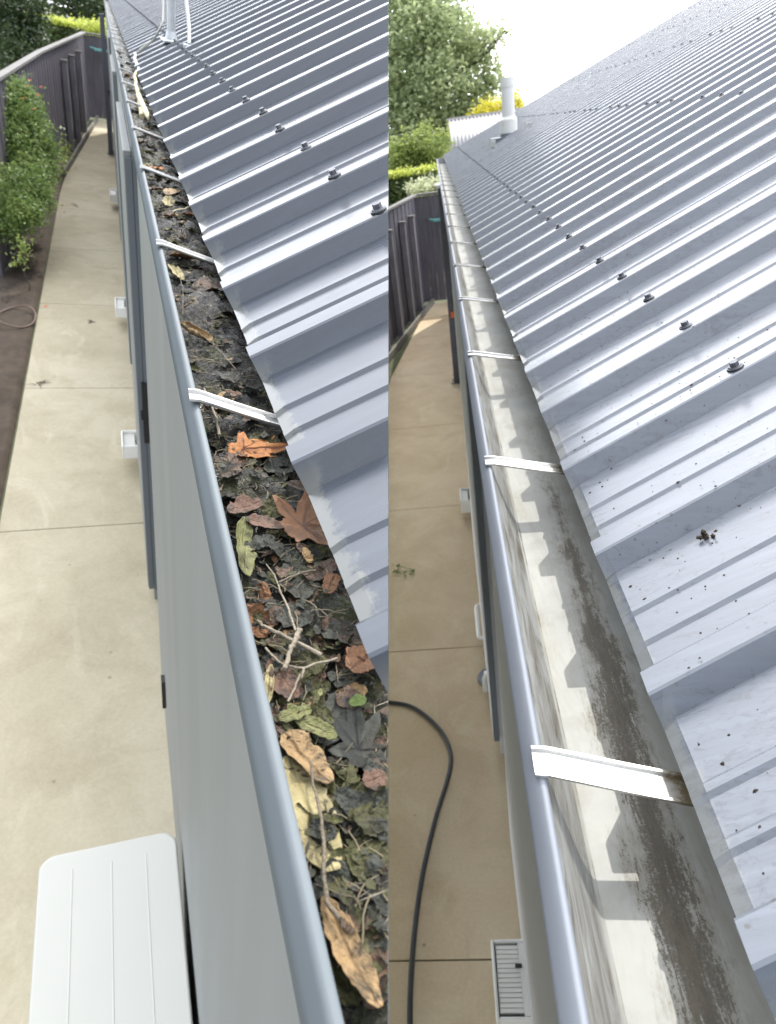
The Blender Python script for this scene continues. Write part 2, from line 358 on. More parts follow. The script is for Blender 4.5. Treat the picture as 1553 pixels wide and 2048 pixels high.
def foliage(name, a, b_, c_, trans=.35, scale=1.2):
    m, nt, b = newmat(name); v = coords(nt)
    n = math_(nt, 'ADD', math_(nt, 'MULTIPLY', tex(nt, v, scale, 3), .6), math_(nt, 'MULTIPLY', tex(nt, v, scale*9, 3), .4))
    c = ramp(nt, n, [(.35, a), (.5, b_), (.66, c_)])
    nt.links.new(c, b.inputs['Base Color']); b.inputs['Roughness'].default_value = .5
    tr = nt.nodes.new('ShaderNodeBsdfTranslucent'); nt.links.new(mix(nt, .5, c, tuple(min(1, x*1.6) for x in c_)), tr.inputs[0])
    ms = nt.nodes.new('ShaderNodeMixShader'); ms.inputs[0].default_value = trans
    nt.links.new(b.outputs[0], ms.inputs[1]); nt.links.new(tr.outputs[0], ms.inputs[2])
    nt.links.new(ms.outputs[0], nt.nodes['Material Output'].inputs[0]); return m
M['f_tree'] = foliage('leaves_maple', (.22, .27, .15), (.31, .37, .20), (.42, .47, .26), .5, .5)
M['f_bush'] = foliage('leaves_bush', (.13, .19, .05), (.22, .29, .08), (.33, .38, .12), .4, 1.5)
M['f_yellow'] = foliage('leaves_golden', (.42, .38, .03), (.60, .54, .05), (.70, .62, .10), .45, 1.5)
M['f_ygreen'] = foliage('leaves_yellow_green', (.30, .36, .06), (.42, .48, .09), (.52, .56, .14), .45, 1.5)  # yellow-green bush leaves; on the hedge tops this colour stands in for sunlight
M['f_hedge'] = foliage('leaves_hedge', (.05, .085, .03), (.09, .14, .045), (.16, .21, .06), .25, 2)
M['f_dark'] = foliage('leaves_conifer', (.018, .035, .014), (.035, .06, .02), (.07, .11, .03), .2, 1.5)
M['f_shrub'] = foliage('leaves_shrub', (.06, .12, .035), (.14, .23, .065), (.30, .38, .12), .3, 3)
M['f_white'] = foliage('flowers_white', (.32, .40, .18), (.48, .52, .30), (.68, .70, .50), .4, 4)
M['bark'] = simple('bark', (.10, .085, .065), .9, 0, .3, 10, .8)
M['red'] = simple('petals_red', (.70, .10, .04), .5)
M['neigh_roof'] = simple('white_corrugated', (.42, .41, .42), .4, .1, .05, 2)
M['neigh_wall'] = simple('neighbour_wall', (.30, .29, .28), .8)

# ------------------------------------------------------------------ ground and paths
def sheet(name, mat, fr, x0, x1, y0, y1, z, px, keep_left, nx=2, ny=2):
    mb = MB(); vs = [(x0+(x1-x0)*i/nx, y0+(y1-y0)*j/ny, z) for j in range(ny+1) for i in range(nx+1)]
    fs = [(j*(nx+1)+i, j*(nx+1)+i+1, (j+1)*(nx+1)+i+1, (j+1)*(nx+1)+i) for j in range(ny) for i in range(nx)]
    o = mb.add(vs, fs).build(name, mat, fr=fr, fix=False); cut(o, n=side_plane(px), keep_left=keep_left); return o
tag(sheet('ground', M['lawn'], 'L', -40, 6, -3, 90, L['zg']-.012, 777, True), kind='structure')
tag(sheet('ground', M['lawn'], 'R', -60, 200, -3, 400, R['zg']-.012, 742, False), kind='structure')
def path(fr, P, xl, xr, yj, yend, corner, mat, px, keep_left):
    mb = MB(); z = P['zg']; ys = [-2.5]+yj+[yend]
    for k in range(len(ys)-1):
        a, b = ys[k]+.004, ys[k+1]-.004
        xa = xl(a); xb = xl(b); xm = [a+(b-a)*i/6 for i in range(7)]
        vs = []
        for y in xm: vs += [(xl(y), y, z), (xr, y, z)]
        n = len(vs); vs += [(v[0], v[1], z-.03) for v in vs]
        fs = [(2*i, 2*i+1, 2*i+3, 2*i+2) for i in range(6)]
        fs += [(2*i, 2*i+2, n+2*i+2, n+2*i) for i in range(6)]
        fs += [(0, n, n+1, 1), (12, 13, n+13, n+12)]
        mb.add(vs, fs)
    o = mb.build('path', mat, fr=fr); cut(o, n=side_plane(px), keep_left=keep_left); tag(o, kind='structure')
    jb = MB(); jb.add([(xl(-2.5)+.01, -2.5, z-.008), (xr-.01, -2.5, z-.008), (xr-.01, yend-.05, z-.008), (xl(9)+.01, 9., z-.008)], [(0, 1, 2, 3)])
    j = jb.build('path_joint_base', M['joint'], fr=fr, fix=False); cut(j, n=side_plane(px), keep_left=keep_left); tag(j, kind='structure')
yjL = [3.72, 5.63, 7.55, 9.47, 11.4, 13.3, 15.2, 17.2]
path('L', L, lambda y: -.765+.10*min(1, max(0, (y-12.5)/3.6))+.33*max(0, (y-16.1)/3.9), .40, yjL, 20.0, None, M['conc_l'], 777, True)
yjR = [-.34, 1.58, 3.50, 5.42, 7.35, 9.25, 11.2]
path('R', R, lambda y: -.86+.50*max(0, (y-9.2)/4.2), .45, yjR, 13.55, None, M['conc_r'], 742, False)
# soil bed beside the left path
def soil():
    nx, ny = 60, 150; vs = []; 
    for j in range(ny+1):
        y = -2+20.*j/ny; xr = -.78+.36*max(0, (y-12.3)/7.6)
        for i in range(nx+1):
            x = xr-1.6*i/nx
            h = .03*noise.fractal(Vector((x*6, y*6, 1)), 1, 2, 4)+.02
            vs.append((x, y, L['zg']+(h if i else -.01)))
    fs = [(j*(nx+1)+i, (j+1)*(nx+1)+i, (j+1)*(nx+1)+i+1, j*(nx+1)+i+1) for j in range(ny) for i in range(nx)]
    tag(MB().add(vs, fs, True).build('garden_soil', M['soil'], fr='L'), kind='structure')
soil()

# ------------------------------------------------------------------ houses
def rib_profile(p, q=1.0):
    # (offset along the eave, height, is_pan) over one pitch; near face first
    return [(-.026, .0, 1), (-.0145, .0245*q, 0), (-.012, .0262*q, 0), (.012, .0262*q, 0), (.0145, .0245*q, 0), (.026, .0, 1),
            (.062, .0, 1), (.066, .0035, 1), (.073, .0035, 1), (.077, .0, 1), (.107, 0, 1), (.111, .0035, 1), (.118, .0035, 1), (.122, .0, 1), (.150, 0, 1)]
def roof_mesh(P, name, mat, parent, fr, base):
    sl, sk, pitch = P['sl'], P['sk'], P['pitch']
    rd = Vector((math.cos(sl), sk, math.sin(sl))); nrm = Vector((-math.sin(sl), 0, math.cos(sl)))
    k0 = int(math.floor((P['len0']-P['r0'])/pitch)); k1 = int(math.floor((P['len1']-P['r0'])/pitch))
    ss = [0, .012, .05, .3, 1.2, P['up']*.5, P['up']]
    rows = []
    for k in range(k0, k1+1):
        lap = .0012 if k % 4 == 0 else 0
        for (o, h, pan) in rib_profile(pitch, P.get('rq', 1.0)):
            rows.append((P['r0']+k*pitch+o, h+(lap if h > .015 else 0), pan))
    vs, pans = [], []
    for (t, h, pan) in rows:
        wob = .0012*noise.noise(Vector((t*9, 3.3, 0)))
        for s in ss:
            p = Vector((P['ex'], t, P['ez']))+rd*(s+(wob if s < .02 else 0))+nrm*(h-(.003 if s == 0 and pan else 0))-base
            vs.append(p); pans.append(float(pan))
    n = len(ss)
    fs = [(i*n+j, (i+1)*n+j, (i+1)*n+j+1, i*n+j+1) for i in range(len(rows)-1) for j in range(n-1)]
    mb = MB(); mb.add(vs, fs); me = mb.mesh(name)
    at = me.attributes.new('pan', 'FLOAT', 'POINT'); at.data.foreach_set('value', pans)
    me.transform(Matrix.Translation(base)); bm = bmesh.new(); bm.from_mesh(me)
    bmesh.ops.recalc_face_normals(bm, faces=bm.faces)
    if sum(f.normal.z for f in bm.faces) < 0: bmesh.ops.reverse_faces(bm, faces=bm.faces)
    bm.to_mesh(me); bm.free(); me.materials.append(mat); return me, rd, nrm
def screw_mesh():
    mb = MB(); mb.cyl((0, 0), .0105, 0, .0022, 18, .0098); mb.cyl((0, 0), .0085, .0022, .0038, 16, .0075); mb.cyl((0, 0), .0056, .0038, .0095, 6)
    me = mb.mesh('screw'); me.materials.append(M['steel']); me.materials.append(M['black'])
    for p in me.polygons:
        if p.center.z < .0021: p.material_index = 1
        p.use_smooth = False
    return me
SCREW = screw_mesh()
def house(fr, P, label, rows, maxscrews):
    base = Vector((0, 0, P['zg']))
    root = empty('house', fr, base); tag(root, label, 'house')
    def part(mb, name, mat, bevel=0, parent=None, cutit=False, fix=True):
        o = mb.build(name, mat, parent if parent is not None else root, bevel=bevel, fix=fix)
        o.data.transform(Matrix.Translation(-base))
        if cutit: cut(o, mw=FR[fr][0] @ Matrix.Translation(base))
        return o
    mw = FR[fr][0] @ Matrix.Translation(base)
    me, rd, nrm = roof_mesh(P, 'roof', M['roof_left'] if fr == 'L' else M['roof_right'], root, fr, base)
    me.transform(Matrix.Translation(-base))
    roof = link('roof', me, root)
    # keep the object coordinates of the material in the frame of the eave
    if fr == 'L': cut(roof, mw=mw)
    md = roof.modifiers.new('sheet', 'SOLIDIFY'); md.thickness = .0011; md.offset = -1
    # screws: every rib crossing of each purlin row
    rotm_ = Matrix((Vector((0, 1, 0)).cross(nrm), Vector((0, 1, 0)), nrm)).transposed().to_4x4()
    allp = []
    k0 = int(math.floor((P['len0']-P['r0'])/P['pitch']))+1; k1 = int(math.floor((P['len1']-P['r0'])/P['pitch']))
    for ri, s in enumerate(rows):
        for k in range(k0, k1+1):
            if ri > 0 and k % 4 == 3: continue
            p = Vector((P['ex'], P['r0']+k*P['pitch']+random.uniform(-.003, .003), P['ez']))+rd*(s+random.uniform(-.004, .004))+nrm*(.0267*P.get('rq', 1.0))
            r_, u_, f_ = FR[fr][1]; d = p.dot(f_)
            if d < .1: continue
            x = CXP+F_PX*p.dot(r_)/d; y = CYP-F_PX*p.dot(u_)/d
            lim = (-50, 770) if fr == 'L' else (777, 1610)
            if not (lim[0] < x < lim[1] and -60 < y < 2100): continue
            allp.append((p.length, p))
    allp.sort(key=lambda q: q[0])
    rest = MB()
    for i, (dd, p) in enumerate(allp):
        m4 = Matrix.Translation(p-base) @ rotm_ @ Matrix.Rotation(random.uniform(0, 6), 4, 'Z') @ Matrix.Scale(1.05, 4)
        if i < maxscrews:
            o = bpy.data.objects.new('screw', SCREW); COL.objects.link(o); o.parent = roof; o.matrix_local = m4
        else:
            rest.add([m4 @ v.co for v in SCREW.vertices], [tuple(q.vertices) for q in SCREW.polygons])
    if rest.v:
        tag(rest.build('distant_screws', M['steel'], roof, fix=False), kind='stuff')
    return root, part, mw, roof
HL, partL, mwL, roofL = house('L', L, 'grey house with blue-grey ribbed roof and a gutter packed with rotting leaves', [.224, 1.03], 100)
HR, partR, mwR, roofR = house('R', R, 'grey house with pale wet ribbed roof and a scraped-out clean gutter', [.2575, 1.07, 2.07, 3.04, 4.0], 100)

def straps(fr, P, part, parent, ys, xl, zl, xr, zr, skew, mat, wid):
    for k, y0 in enumerate(ys):
        jy = 0; mb = MB(); n = 12; wv = wid/2
        sect = [(-wv, .0015), (-wv, .004), (-wv*.80, .004), (-wv*.74, .0008), (wv*.74, .0008), (wv*.80, .004), (wv, .004), (wv, .0015), (wv*.7, -.001), (-wv*.7, -.001)]
        vs = []
        for i in range(n+1):
            t = i/n; x = xl+(xr-xl)*t; z = zl+(zr-zl)*(t**1.2)-.002*math.sin(PI*t); yy = y0+skew*t
            if i == 0: z -= .002; x -= .001
            for (a, b) in sect: vs.append((x, yy+a, z+b))
        m = len(sect)
        fs = [(i*m+j, i*m+(j+1) % m, (i+1)*m+(j+1) % m, (i+1)*m+j) for i in range(n) for j in range(m)]
        fs += [tuple(range(m)), tuple(n*m+j for j in reversed(range(m)))]
        mb.add(vs, fs)
        o = part(mb, 'gutter_strap', mat, parent=parent)
        if fr == 'L': cut(o, mw=mwL)
# right gutter: thin folded channel
def channel(pts, th): # offset polyline to a closed section
    out = [Vector(p) for p in pts]; inn = []
    for i, p in enumerate(out):
        t = (out[min(i+1, len(out)-1)]-out[max(i-1, 0)]).normalized(); inn.append(p+Vector((-t.y, t.x))*th)
    return [tuple(p) for p in out]+[tuple(p) for p in reversed(inn)]
gR_out = [(.200, -.462), (.200, -.5495), (.0775, -.5505), (.058, -.545), (.0405, -.516), (.0330, -.492), (.0300, -.483), (.0293, -.4775), (.0310, -.4735), (.0360, -.4675), (.0405, -.4630), (.0430, -.4620), (.0463, -.4650)]
gutR = MB(); gutR.prism(gR_out, -.9, 12.62, closed=False, smooth=True, ny=1)
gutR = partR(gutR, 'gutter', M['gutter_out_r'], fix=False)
li = [(.0463, -.4665), (.0468, -.472), (.0555, -.497), (.0685, -.530), (.0770, -.5445), (.0805, -.5460), (.195, -.5450), (.1985, -.541), (.1985, -.462)]
lin = MB(); ys = [-.9+.12*i for i in range(113)]
pv = []
for y in ys:
    for i, (x, z) in enumerate(li):
        dx = .0008*noise.noise(Vector((x*20, y*5, 0))); pv.append((x+dx*(i > 1), min(y, 12.62), z+.0007*noise.noise(Vector((x*30, y*6, 5)))*(i > 2)))
n_ = len(li)
lin.add(pv, [(j*n_+i, j*n_+i+1, (j+1)*n_+i+1, (j+1)*n_+i) for j in range(len(ys)-1) for i in range(n_-1)], True)
linR = lin.build('gutter_lining', M['gutter_in'], gutR, fix=True)
linR.data.transform(Matrix.Translation((0, 0, -R['zg']))); tag(linR, 'mud-stained inside of the emptied gutter')
straps('R', R, partR, gutR, [.398+.5775*k for k in range(21)], .0385, -.4585, .172, -.4815, -.022, M['alu_r'], .030)
endc = MB(); endc.box(.03, .2, 12.6, 12.625, -.565, -.462); partR(endc, 'gutter_end', M['gutter_out_r'], parent=gutR)

gL_out = [(.19, -.330), (.19, -.440), (.086, -.441), (.070, -.425), (.0575, -.385), (.0545, -.352), (.0530, -.3425), (.0531, -.3385), (.0543, -.3352), (.0583, -.3295), (.0618, -.3252), (.0638, -.3240), (.0655, -.3247), (.0662, -.328), (.065, -.350)]
gutL = MB(); gutL.prism(gL_out, .02, 18.6, closed=False, smooth=True)
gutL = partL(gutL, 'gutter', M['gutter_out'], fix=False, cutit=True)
for g_ in (gutL, gutR):
    md = g_.modifiers.new('sheet', 'SOLIDIFY'); md.thickness = .0008; md.offset = -1
lnL = MB(); lnL.prism([(.0668, -.334), (.0700, -.36), (.085, -.43), (.1885, -.432), (.1885, -.335)], .02, 18.6, closed=False)
partL(lnL, 'gutter_lining', M['gutter_out'], parent=gutL, cutit=True)
straps('L', L, partL, gutL, [.640, 1.165, 1.740, 2.28]+[2.28+.562*k for k in range(1, 29)], .058, -.3195, .155, -.341, -.03, M['alu'], .023)

# walls, doors, fascias
def wall(part, P, x, ztop, y0, y1, openings, mat, cutit):
    mb = MB(); ys = [y0]; 
    for (a, b, d) in openings: ys += [a, b]
    ys.append(y1)
    for i in range(0, len(ys), 2): mb.box(x, x+.14, ys[i], ys[i+1], P['zg']-.01, ztop)
    for (a, b, d) in openings: mb.box(x+d, x+.14, a, b, P['zg']-.01, ztop)
    return part(mb, 'wall', mat, cutit=cutit)
wl = wall(partL, L, .070, -.443, .04, 18.55, [(2.45, 3.0, .05)], M['wall_l'], True)
for (a, b, x0) in ((3.0, 4.35, .040), (5.9, 7.3, .040), (9.6, 11.0, .045)):
    mb = MB(); mb.box(x0, .069, a, b, L['zg']+.10, -.50)
    d = partL(mb, 'door_panel', M['wall_l'], bevel=.003)
    mb = MB(); mb.box(x0+.004, .069, a-.022, a-.001, L['zg']+.10, -.52); mb.box(.071, .118, a-.03, a-.002, L['zg']+.10, -.52) if a == 3.0 else None
    e = partL(mb, 'door_edge', M['door'], parent=d); e.matrix_parent_inverse = Matrix()
mb = MB(); mb.box(.060, .085, 2.955, 2.975, -1.72, -1.42); mb.box(.052, .095, 2.960, 2.972, -1.60, -1.56)
partL(mb, 'door_lock', M['black'])
mb = MB(); mb.box(.055, .071, 1.98, 2.02, -2.42, -2.26); partL(mb, 'hinge', M['black'])
mb = MB(); mb.box(.140, .22, .25, 18.5, -.50, -.443); partL(mb, 'soffit', M['wall_l'], cutit=True)
wr = wall(partR, R, .078, -.567, -2, 12.6, [(2.1, 2.62, .05)], M['wall_r'], False)
mb = MB(); mb.box(.045, .077, 2.62, 4.6, R['zg']+.12, -.62); dr = partR(mb, 'door_panel', M['wall_r'], bevel=.003)
mb = MB(); mb.box(.049, .077, 2.598, 2.619, R['zg']+.12, -.62); partR(mb, 'door_edge', M['door'], parent=dr)

def vent_box(part, P, y0, ln, x0, x1, zt, h, slats):
    # hooded vent on the wall: open tray with an upstanding rim and louvre slats
    mb = MB(); t = .012; z0 = zt-h
    mb.box(x0, x0+t, y0, y0+ln, z0, zt); mb.box(x1-t, x1, y0, y0+ln, z0, zt)
    mb.box(x0+t, x1-t, y0, y0+t, z0, zt); mb.box(x0+t, x1-t, y0+ln-t, y0+ln, z0, zt); mb.box(x0+t, x1-t, y0+t, y0+ln-t, z0, z0+.012)
    o = part(mb, 'vent_box', M['white'], bevel=.009)
    if not slats:
        mb = MB(); mb.box(x0+t+.002, x1-t-.03, y0+t+.002, y0+ln-t-.002, zt-.030, zt-.020); part(mb, 'inset', M['white_dim'], parent=o)
        return o
    for k in range(slats):
        a = y0+t+.012+(ln-2*t-.02)*k/slats; w_ = (ln-2*t)/slats*.74
        mb = MB(); xs0, xs1 = x0+t+.006, x1-.055
        mb.prism([(xs0, zt-.012), (xs1, zt-.012), (xs1, zt-.004), (xs0, zt-.004)], a, a+w_)
        part(mb, 'slat', M['white'], parent=o)
    mb = MB(); mb.box(x1-.054, x1-t-.001, y0+t+.001, y0+ln-t-.001, zt-.012, zt-.003); part(mb, 'plate', M['white'], parent=o)
    mb = MB(); mb.box(x1-.07, x1-.045, y0+ln*.62, y0+ln*.66, zt-.002, zt+.006); part(mb, 'clip', M['black'], parent=o)
    return o
for (y0, ln) in ((4.30, .22), (6.90, .30), (11.5, .38)):
    vent_box(partL, L, y0, ln, -.058, .069, L['zg']+.22, .10, 0)
vent_box(partR, R, 1.262, .275, -.044, .110, R['zg']+.22, .12, 14)
vent_box(partR, R, 5.12, .24, -.03, .077, R['zg']+.20, .12, 0)
# white drain pipes leaving the wall of the right house
mb = MB(); zp = R['zg']+.14
mb.tube([(.078, 3.75, zp), (.035, 3.75, zp), (.022, 3.74, zp), (.018, 3.72, zp-.005), (.018, 3.46, zp-.02), (.022, 3.44, zp-.02), (.078, 3.43, zp-.02)], .013, 10)
partR(mb, 'drain_pipe', M['white'])
mb = MB(); mb.cyl((.075, 3.19), .085, R['zg']-.001, R['zg']+.018, 28); mb.cyl((.075, 3.19), .072, R['zg']+.018, R['zg']+.0185, 28)
partR(mb, 'drain_collar', M['door'])
mb = MB(); mb.tube([(.075, 3.08, zp+.02), (.04, 3.08, zp+.01), (.03, 3.08, zp-.03), (.03, 3.08, R['zg']+.02)], .016, 10); partR(mb, 'drain_pipe', M['white'])

# vent flue of the right roof
fx, fy, fz = .80, 8.35, -.195
flue = empty('vent_pipe', 'R', (fx, fy, fz)); tag(flue, 'white round vent pipe standing on the pale ribbed roof', 'vent pipe')
mb = MB(); mb.cyl((0, 0), .066, .10, .52, 28); mb.cyl((0, 0), .071, .45, .535, 28); mb.build('pipe', M['white'], flue)
mb = MB(); mb.cyl((0, 0), .086, .03, .16, 28); mb.cyl((0, 0), .0859, .16, .185, 28, .0665); mb.build('collar', M['white'], flue)
mb = MB(); mb.cyl((0, 0), .12, -.10, .035, 20, .088)
for s_ in (-1, 1): mb.box(-.15, .15, s_*.12-.02, s_*.12+.02, -.05, .0)
mb.box(-.19, .19, -.20, .20, -.035, .004); mb.build('flashing', M['door'], flue)
mb = MB(); mb.box(-.24, -.19, -.60, -.54, -.060, .0); mb.build('bracket', M['alu'], flue)
mb = MB(); mb.box(.12, .165, -.58, -.52, .06, .11); mb.build('bracket', M['alu'], flue)

# mast on the left roof
mp = Vector((.3095, 4.2, -.214)); mast = empty('aerial_mast', 'L', mp)
tag(mast, 'galvanised aerial mast with side stay and grey cable on the blue-grey roof', 'mast')
mb = MB(); mb.tube([(0, 0, .02), (.012, 0, .9)], .019, 16); mb.build('pole', M['galv'], mast)
mb = MB(); mb.box(-.045, .045, -.12, .12, .018, .026); mb.cyl((0, 0), .030, .026, .06, 16, .022); mb.build('base_plate', M['galv'], mast, bevel=.002)
mb = MB(); mb.tube([(.045, -.42, .04), (.05, -.36, .10), (.012, -.02, .70)], .008, 8); mb.box(.02, .07, -.47, -.40, .030, .038); mb.build('stay', M['galv'], mast)
mb = MB(); mb.tube([(-.02, -.03, .6), (-.035, -.04, .28), (-.045, -.15, .10), (-.09, -.15, .02), (-.14, .05, -.035), (-.165, .1, -.06), (-.175, -.05, -.075), (-.17, -.35, -.085), (-.175, -.6, -.1)], .006, 8); mb.build('cable', M['white_dim'], mast)

# ------------------------------------------------------------------ left gutter contents
SLZ = -.352
def sh(x, y):
    # surface height of the muck
    v = Vector((x, y, 0))
    a = noise.fractal(v*14, 1, 2, 3)*.011
    q = noise.noise(v*38); b_ = (1-abs(q)*2.2)*.0035
    c_ = noise.fractal(v*90+Vector((noise.noise(v*30)*2, 0, 0)), 1, 2.1, 4)*.0032
    cell = noise.voronoi(v*26)[0]; fl = min(.25, cell[1]-cell[0])*.020
    d_ = -.010*max(0, (x-.125)/.03)
    return SLZ+a+b_+c_+fl-.003+d_
def sludge():
    ys = []; y = .05
    while y < 18.5: ys.append(y); y += max(.0018, .0042*y)
    nx = 66; xs = [.0665+(.186-.0665)*i/nx for i in range(nx+1)]
    vs = []
    for y in ys:
        for x in xs:
            z = sh(x, y); vs.append((x, y, z))
    n = nx+1
    fs = [(j*n+i, j*n+i+1, (j+1)*n+i+1, (j+1)*n+i) for j in range(len(ys)-1) for i in range(nx)]
    o = MB().add(vs, fs, True).build('rotting_sludge', M['sludge'], fr='L'); cut(o)
    tag(o, 'wet black mat of rotted leaves and silt filling the gutter', 'sludge', kind='stuff')
sludge()
def leaf_geo(kind, ln, wd, curl, bend, wr, seed):
    """leaf as a warped sheet in its own frame: tip along +x"""
    rnd = random.Random(seed); vs = []; vein = []
    if kind == 'maple':
        nr, na = 9, 72
        lobes = [0, 42, -42, 92, -92, 140, -140]; lens_ = [1, .86, .86, .66, .66, .42, .42]
        vs.append((0, 0)); vein.append(1)
        for i in range(1, nr+1):
            for k in range(na):
                th = 2*PI*k/na-PI; rr = .30
                for lb, le in zip(lobes, lens_):
                    d = abs((math.degrees(th)-lb+180) % 360-180); rr = max(rr, le*max(0, 1-d/38)**.85)
                rr *= 1+.06*math.sin(th*23+seed)+.05*rnd.uniform(-1, 1)*(i == nr)
                q = i/nr*rr; vs.append((q*math.cos(th)*ln*.55, q*math.sin(th)*wd*.62))
                dm = min(abs((math.degrees(th)-lb+180) % 360-180)*q for lb in lobes[:5]); vein.append(max(0, .85-dm*.45))
        fs = [(0, 1+k, 1+(k+1) % na) for k in range(na)]
        fs += [(1+(i-1)*na+k, 1+i*na+k, 1+i*na+(k+1) % na, 1+(i-1)*na+(k+1) % na) for i in range(1, nr) for k in range(na)]
    else:
        nu, nv = 26, 14
        for i in range(nu+1):
            t = i/nu; hw = math.sin(PI*min(1, t*.94+.03))**(.7 if kind == 'oval' else .5)
            if kind == 'torn': hw *= 1+.35*noise.noise(Vector((t*5, seed*3.1, 0)))
            for j in range(nv+1):
                s = -1+2*j/nv; e = hw*(1+(.26*noise.noise(Vector((t*17, s*1.5+seed, 2)))+.12*noise.noise(Vector((t*45, s+seed, 5))))*abs(s)**2)
                vs.append(((t-.5)*ln+(.02*ln*noise.noise(Vector((s*3, t*9, seed))) if abs(s) == 1 else 0), s*e*wd/2))
                side = abs(((t*7-abs(s)*1.3) % 1)-.5); vein.append(max(.75*max(0, 1-abs(s)*9), .5*max(0, (side-.42)*12)*(abs(s) < .9)))
        fs = [(i*(nv+1)+j, i*(nv+1)+j+1, (i+1)*(nv+1)+j+1, (i+1)*(nv+1)+j) for i in range(nu) for j in range(nv)]
    out = []
    for (x, y) in vs:
        z = 0
        if curl:                                                     # roll across the width
            R_ = wd/2/curl; a = y/R_; y2 = R_*math.sin(a); z += R_*(1-math.cos(a)); y = y2
        if bend: z += bend*(x/ln*2)**2*ln*.25
        z += wr*(noise.fractal(Vector((x/ln*3+seed, y/ln*3, seed*.7)), 1, 2, 3)+.35*noise.fractal(Vector((x/ln*11+seed, y/ln*11, seed*.7)), 1, 2, 2))*ln*1.25
        out.append((x, y, z))
    return out, fs, vein
def gleaf(px, py, lpx, wpx, ang, mat, label, kind='maple', curl=.5, bend=.15, wr=.05, dz=.006, tilt=0, roll=0, seed=None, group='dead leaves lying in the clogged gutter'):
    """leaf lying on the muck; ang = heading of its tip in the picture plane, measured clockwise from the eave direction"""
    seed = seed if seed is not None else int(px*7+py)
    p = onz('L', px, py, SLZ+dz-.0015); f_ = FR['L'][1][2]; sc = p.dot(f_)/F_PX
    ks, kc = abs(math.sin(ang)), abs(math.cos(ang)); k_ = 1.12 if kind != 'maple' else 1.42
    ln, wd = lpx*sc*k_/(kc*kc+ks*ks*.72), wpx*sc*k_/(ks*ks+kc*kc*.72)
    vs, fs, vein = leaf_geo(kind, ln, wd, curl, bend, wr, seed)
    me = bpy.data.meshes.new('leaf'); me.from_pydata(vs, [], fs); me.polygons.foreach_set('use_smooth', [True]*len(fs))
    at = me.attributes.new('vein', 'FLOAT', 'POINT'); at.data.foreach_set('value', vein)
    me.materials.append(M[mat])
    m4 = FR['L'][0] @ Matrix.Translation(p) @ Matrix.Rotation(ang, 4, 'Z') @ Matrix.Rotation(tilt, 4, 'Y') @ Matrix.Rotation(roll, 4, 'X')
    o = bpy.data.objects.new('dead_leaf', me); COL.objects.link(o); o.matrix_world = m4
    md = o.modifiers.new('thick', 'SOLIDIFY'); md.thickness = .0004
    # ensure it rests above the muck
    inv = FR['L'][0].inverted() @ m4; lift = 0
    for v in vs[::3]:
        q = inv @ Vector(v)
        if .067 < q.x < .15: lift = max(lift, min(.005, sh(q.x, q.y)-q.z-.006))
    o.matrix_world = Matrix.Translation((FR['L'][0].to_3x3() @ Vector((0, 0, lift*.8)))) @ m4
    cut(o); tag(o, label, 'leaf', group)
    return o
D = math.radians
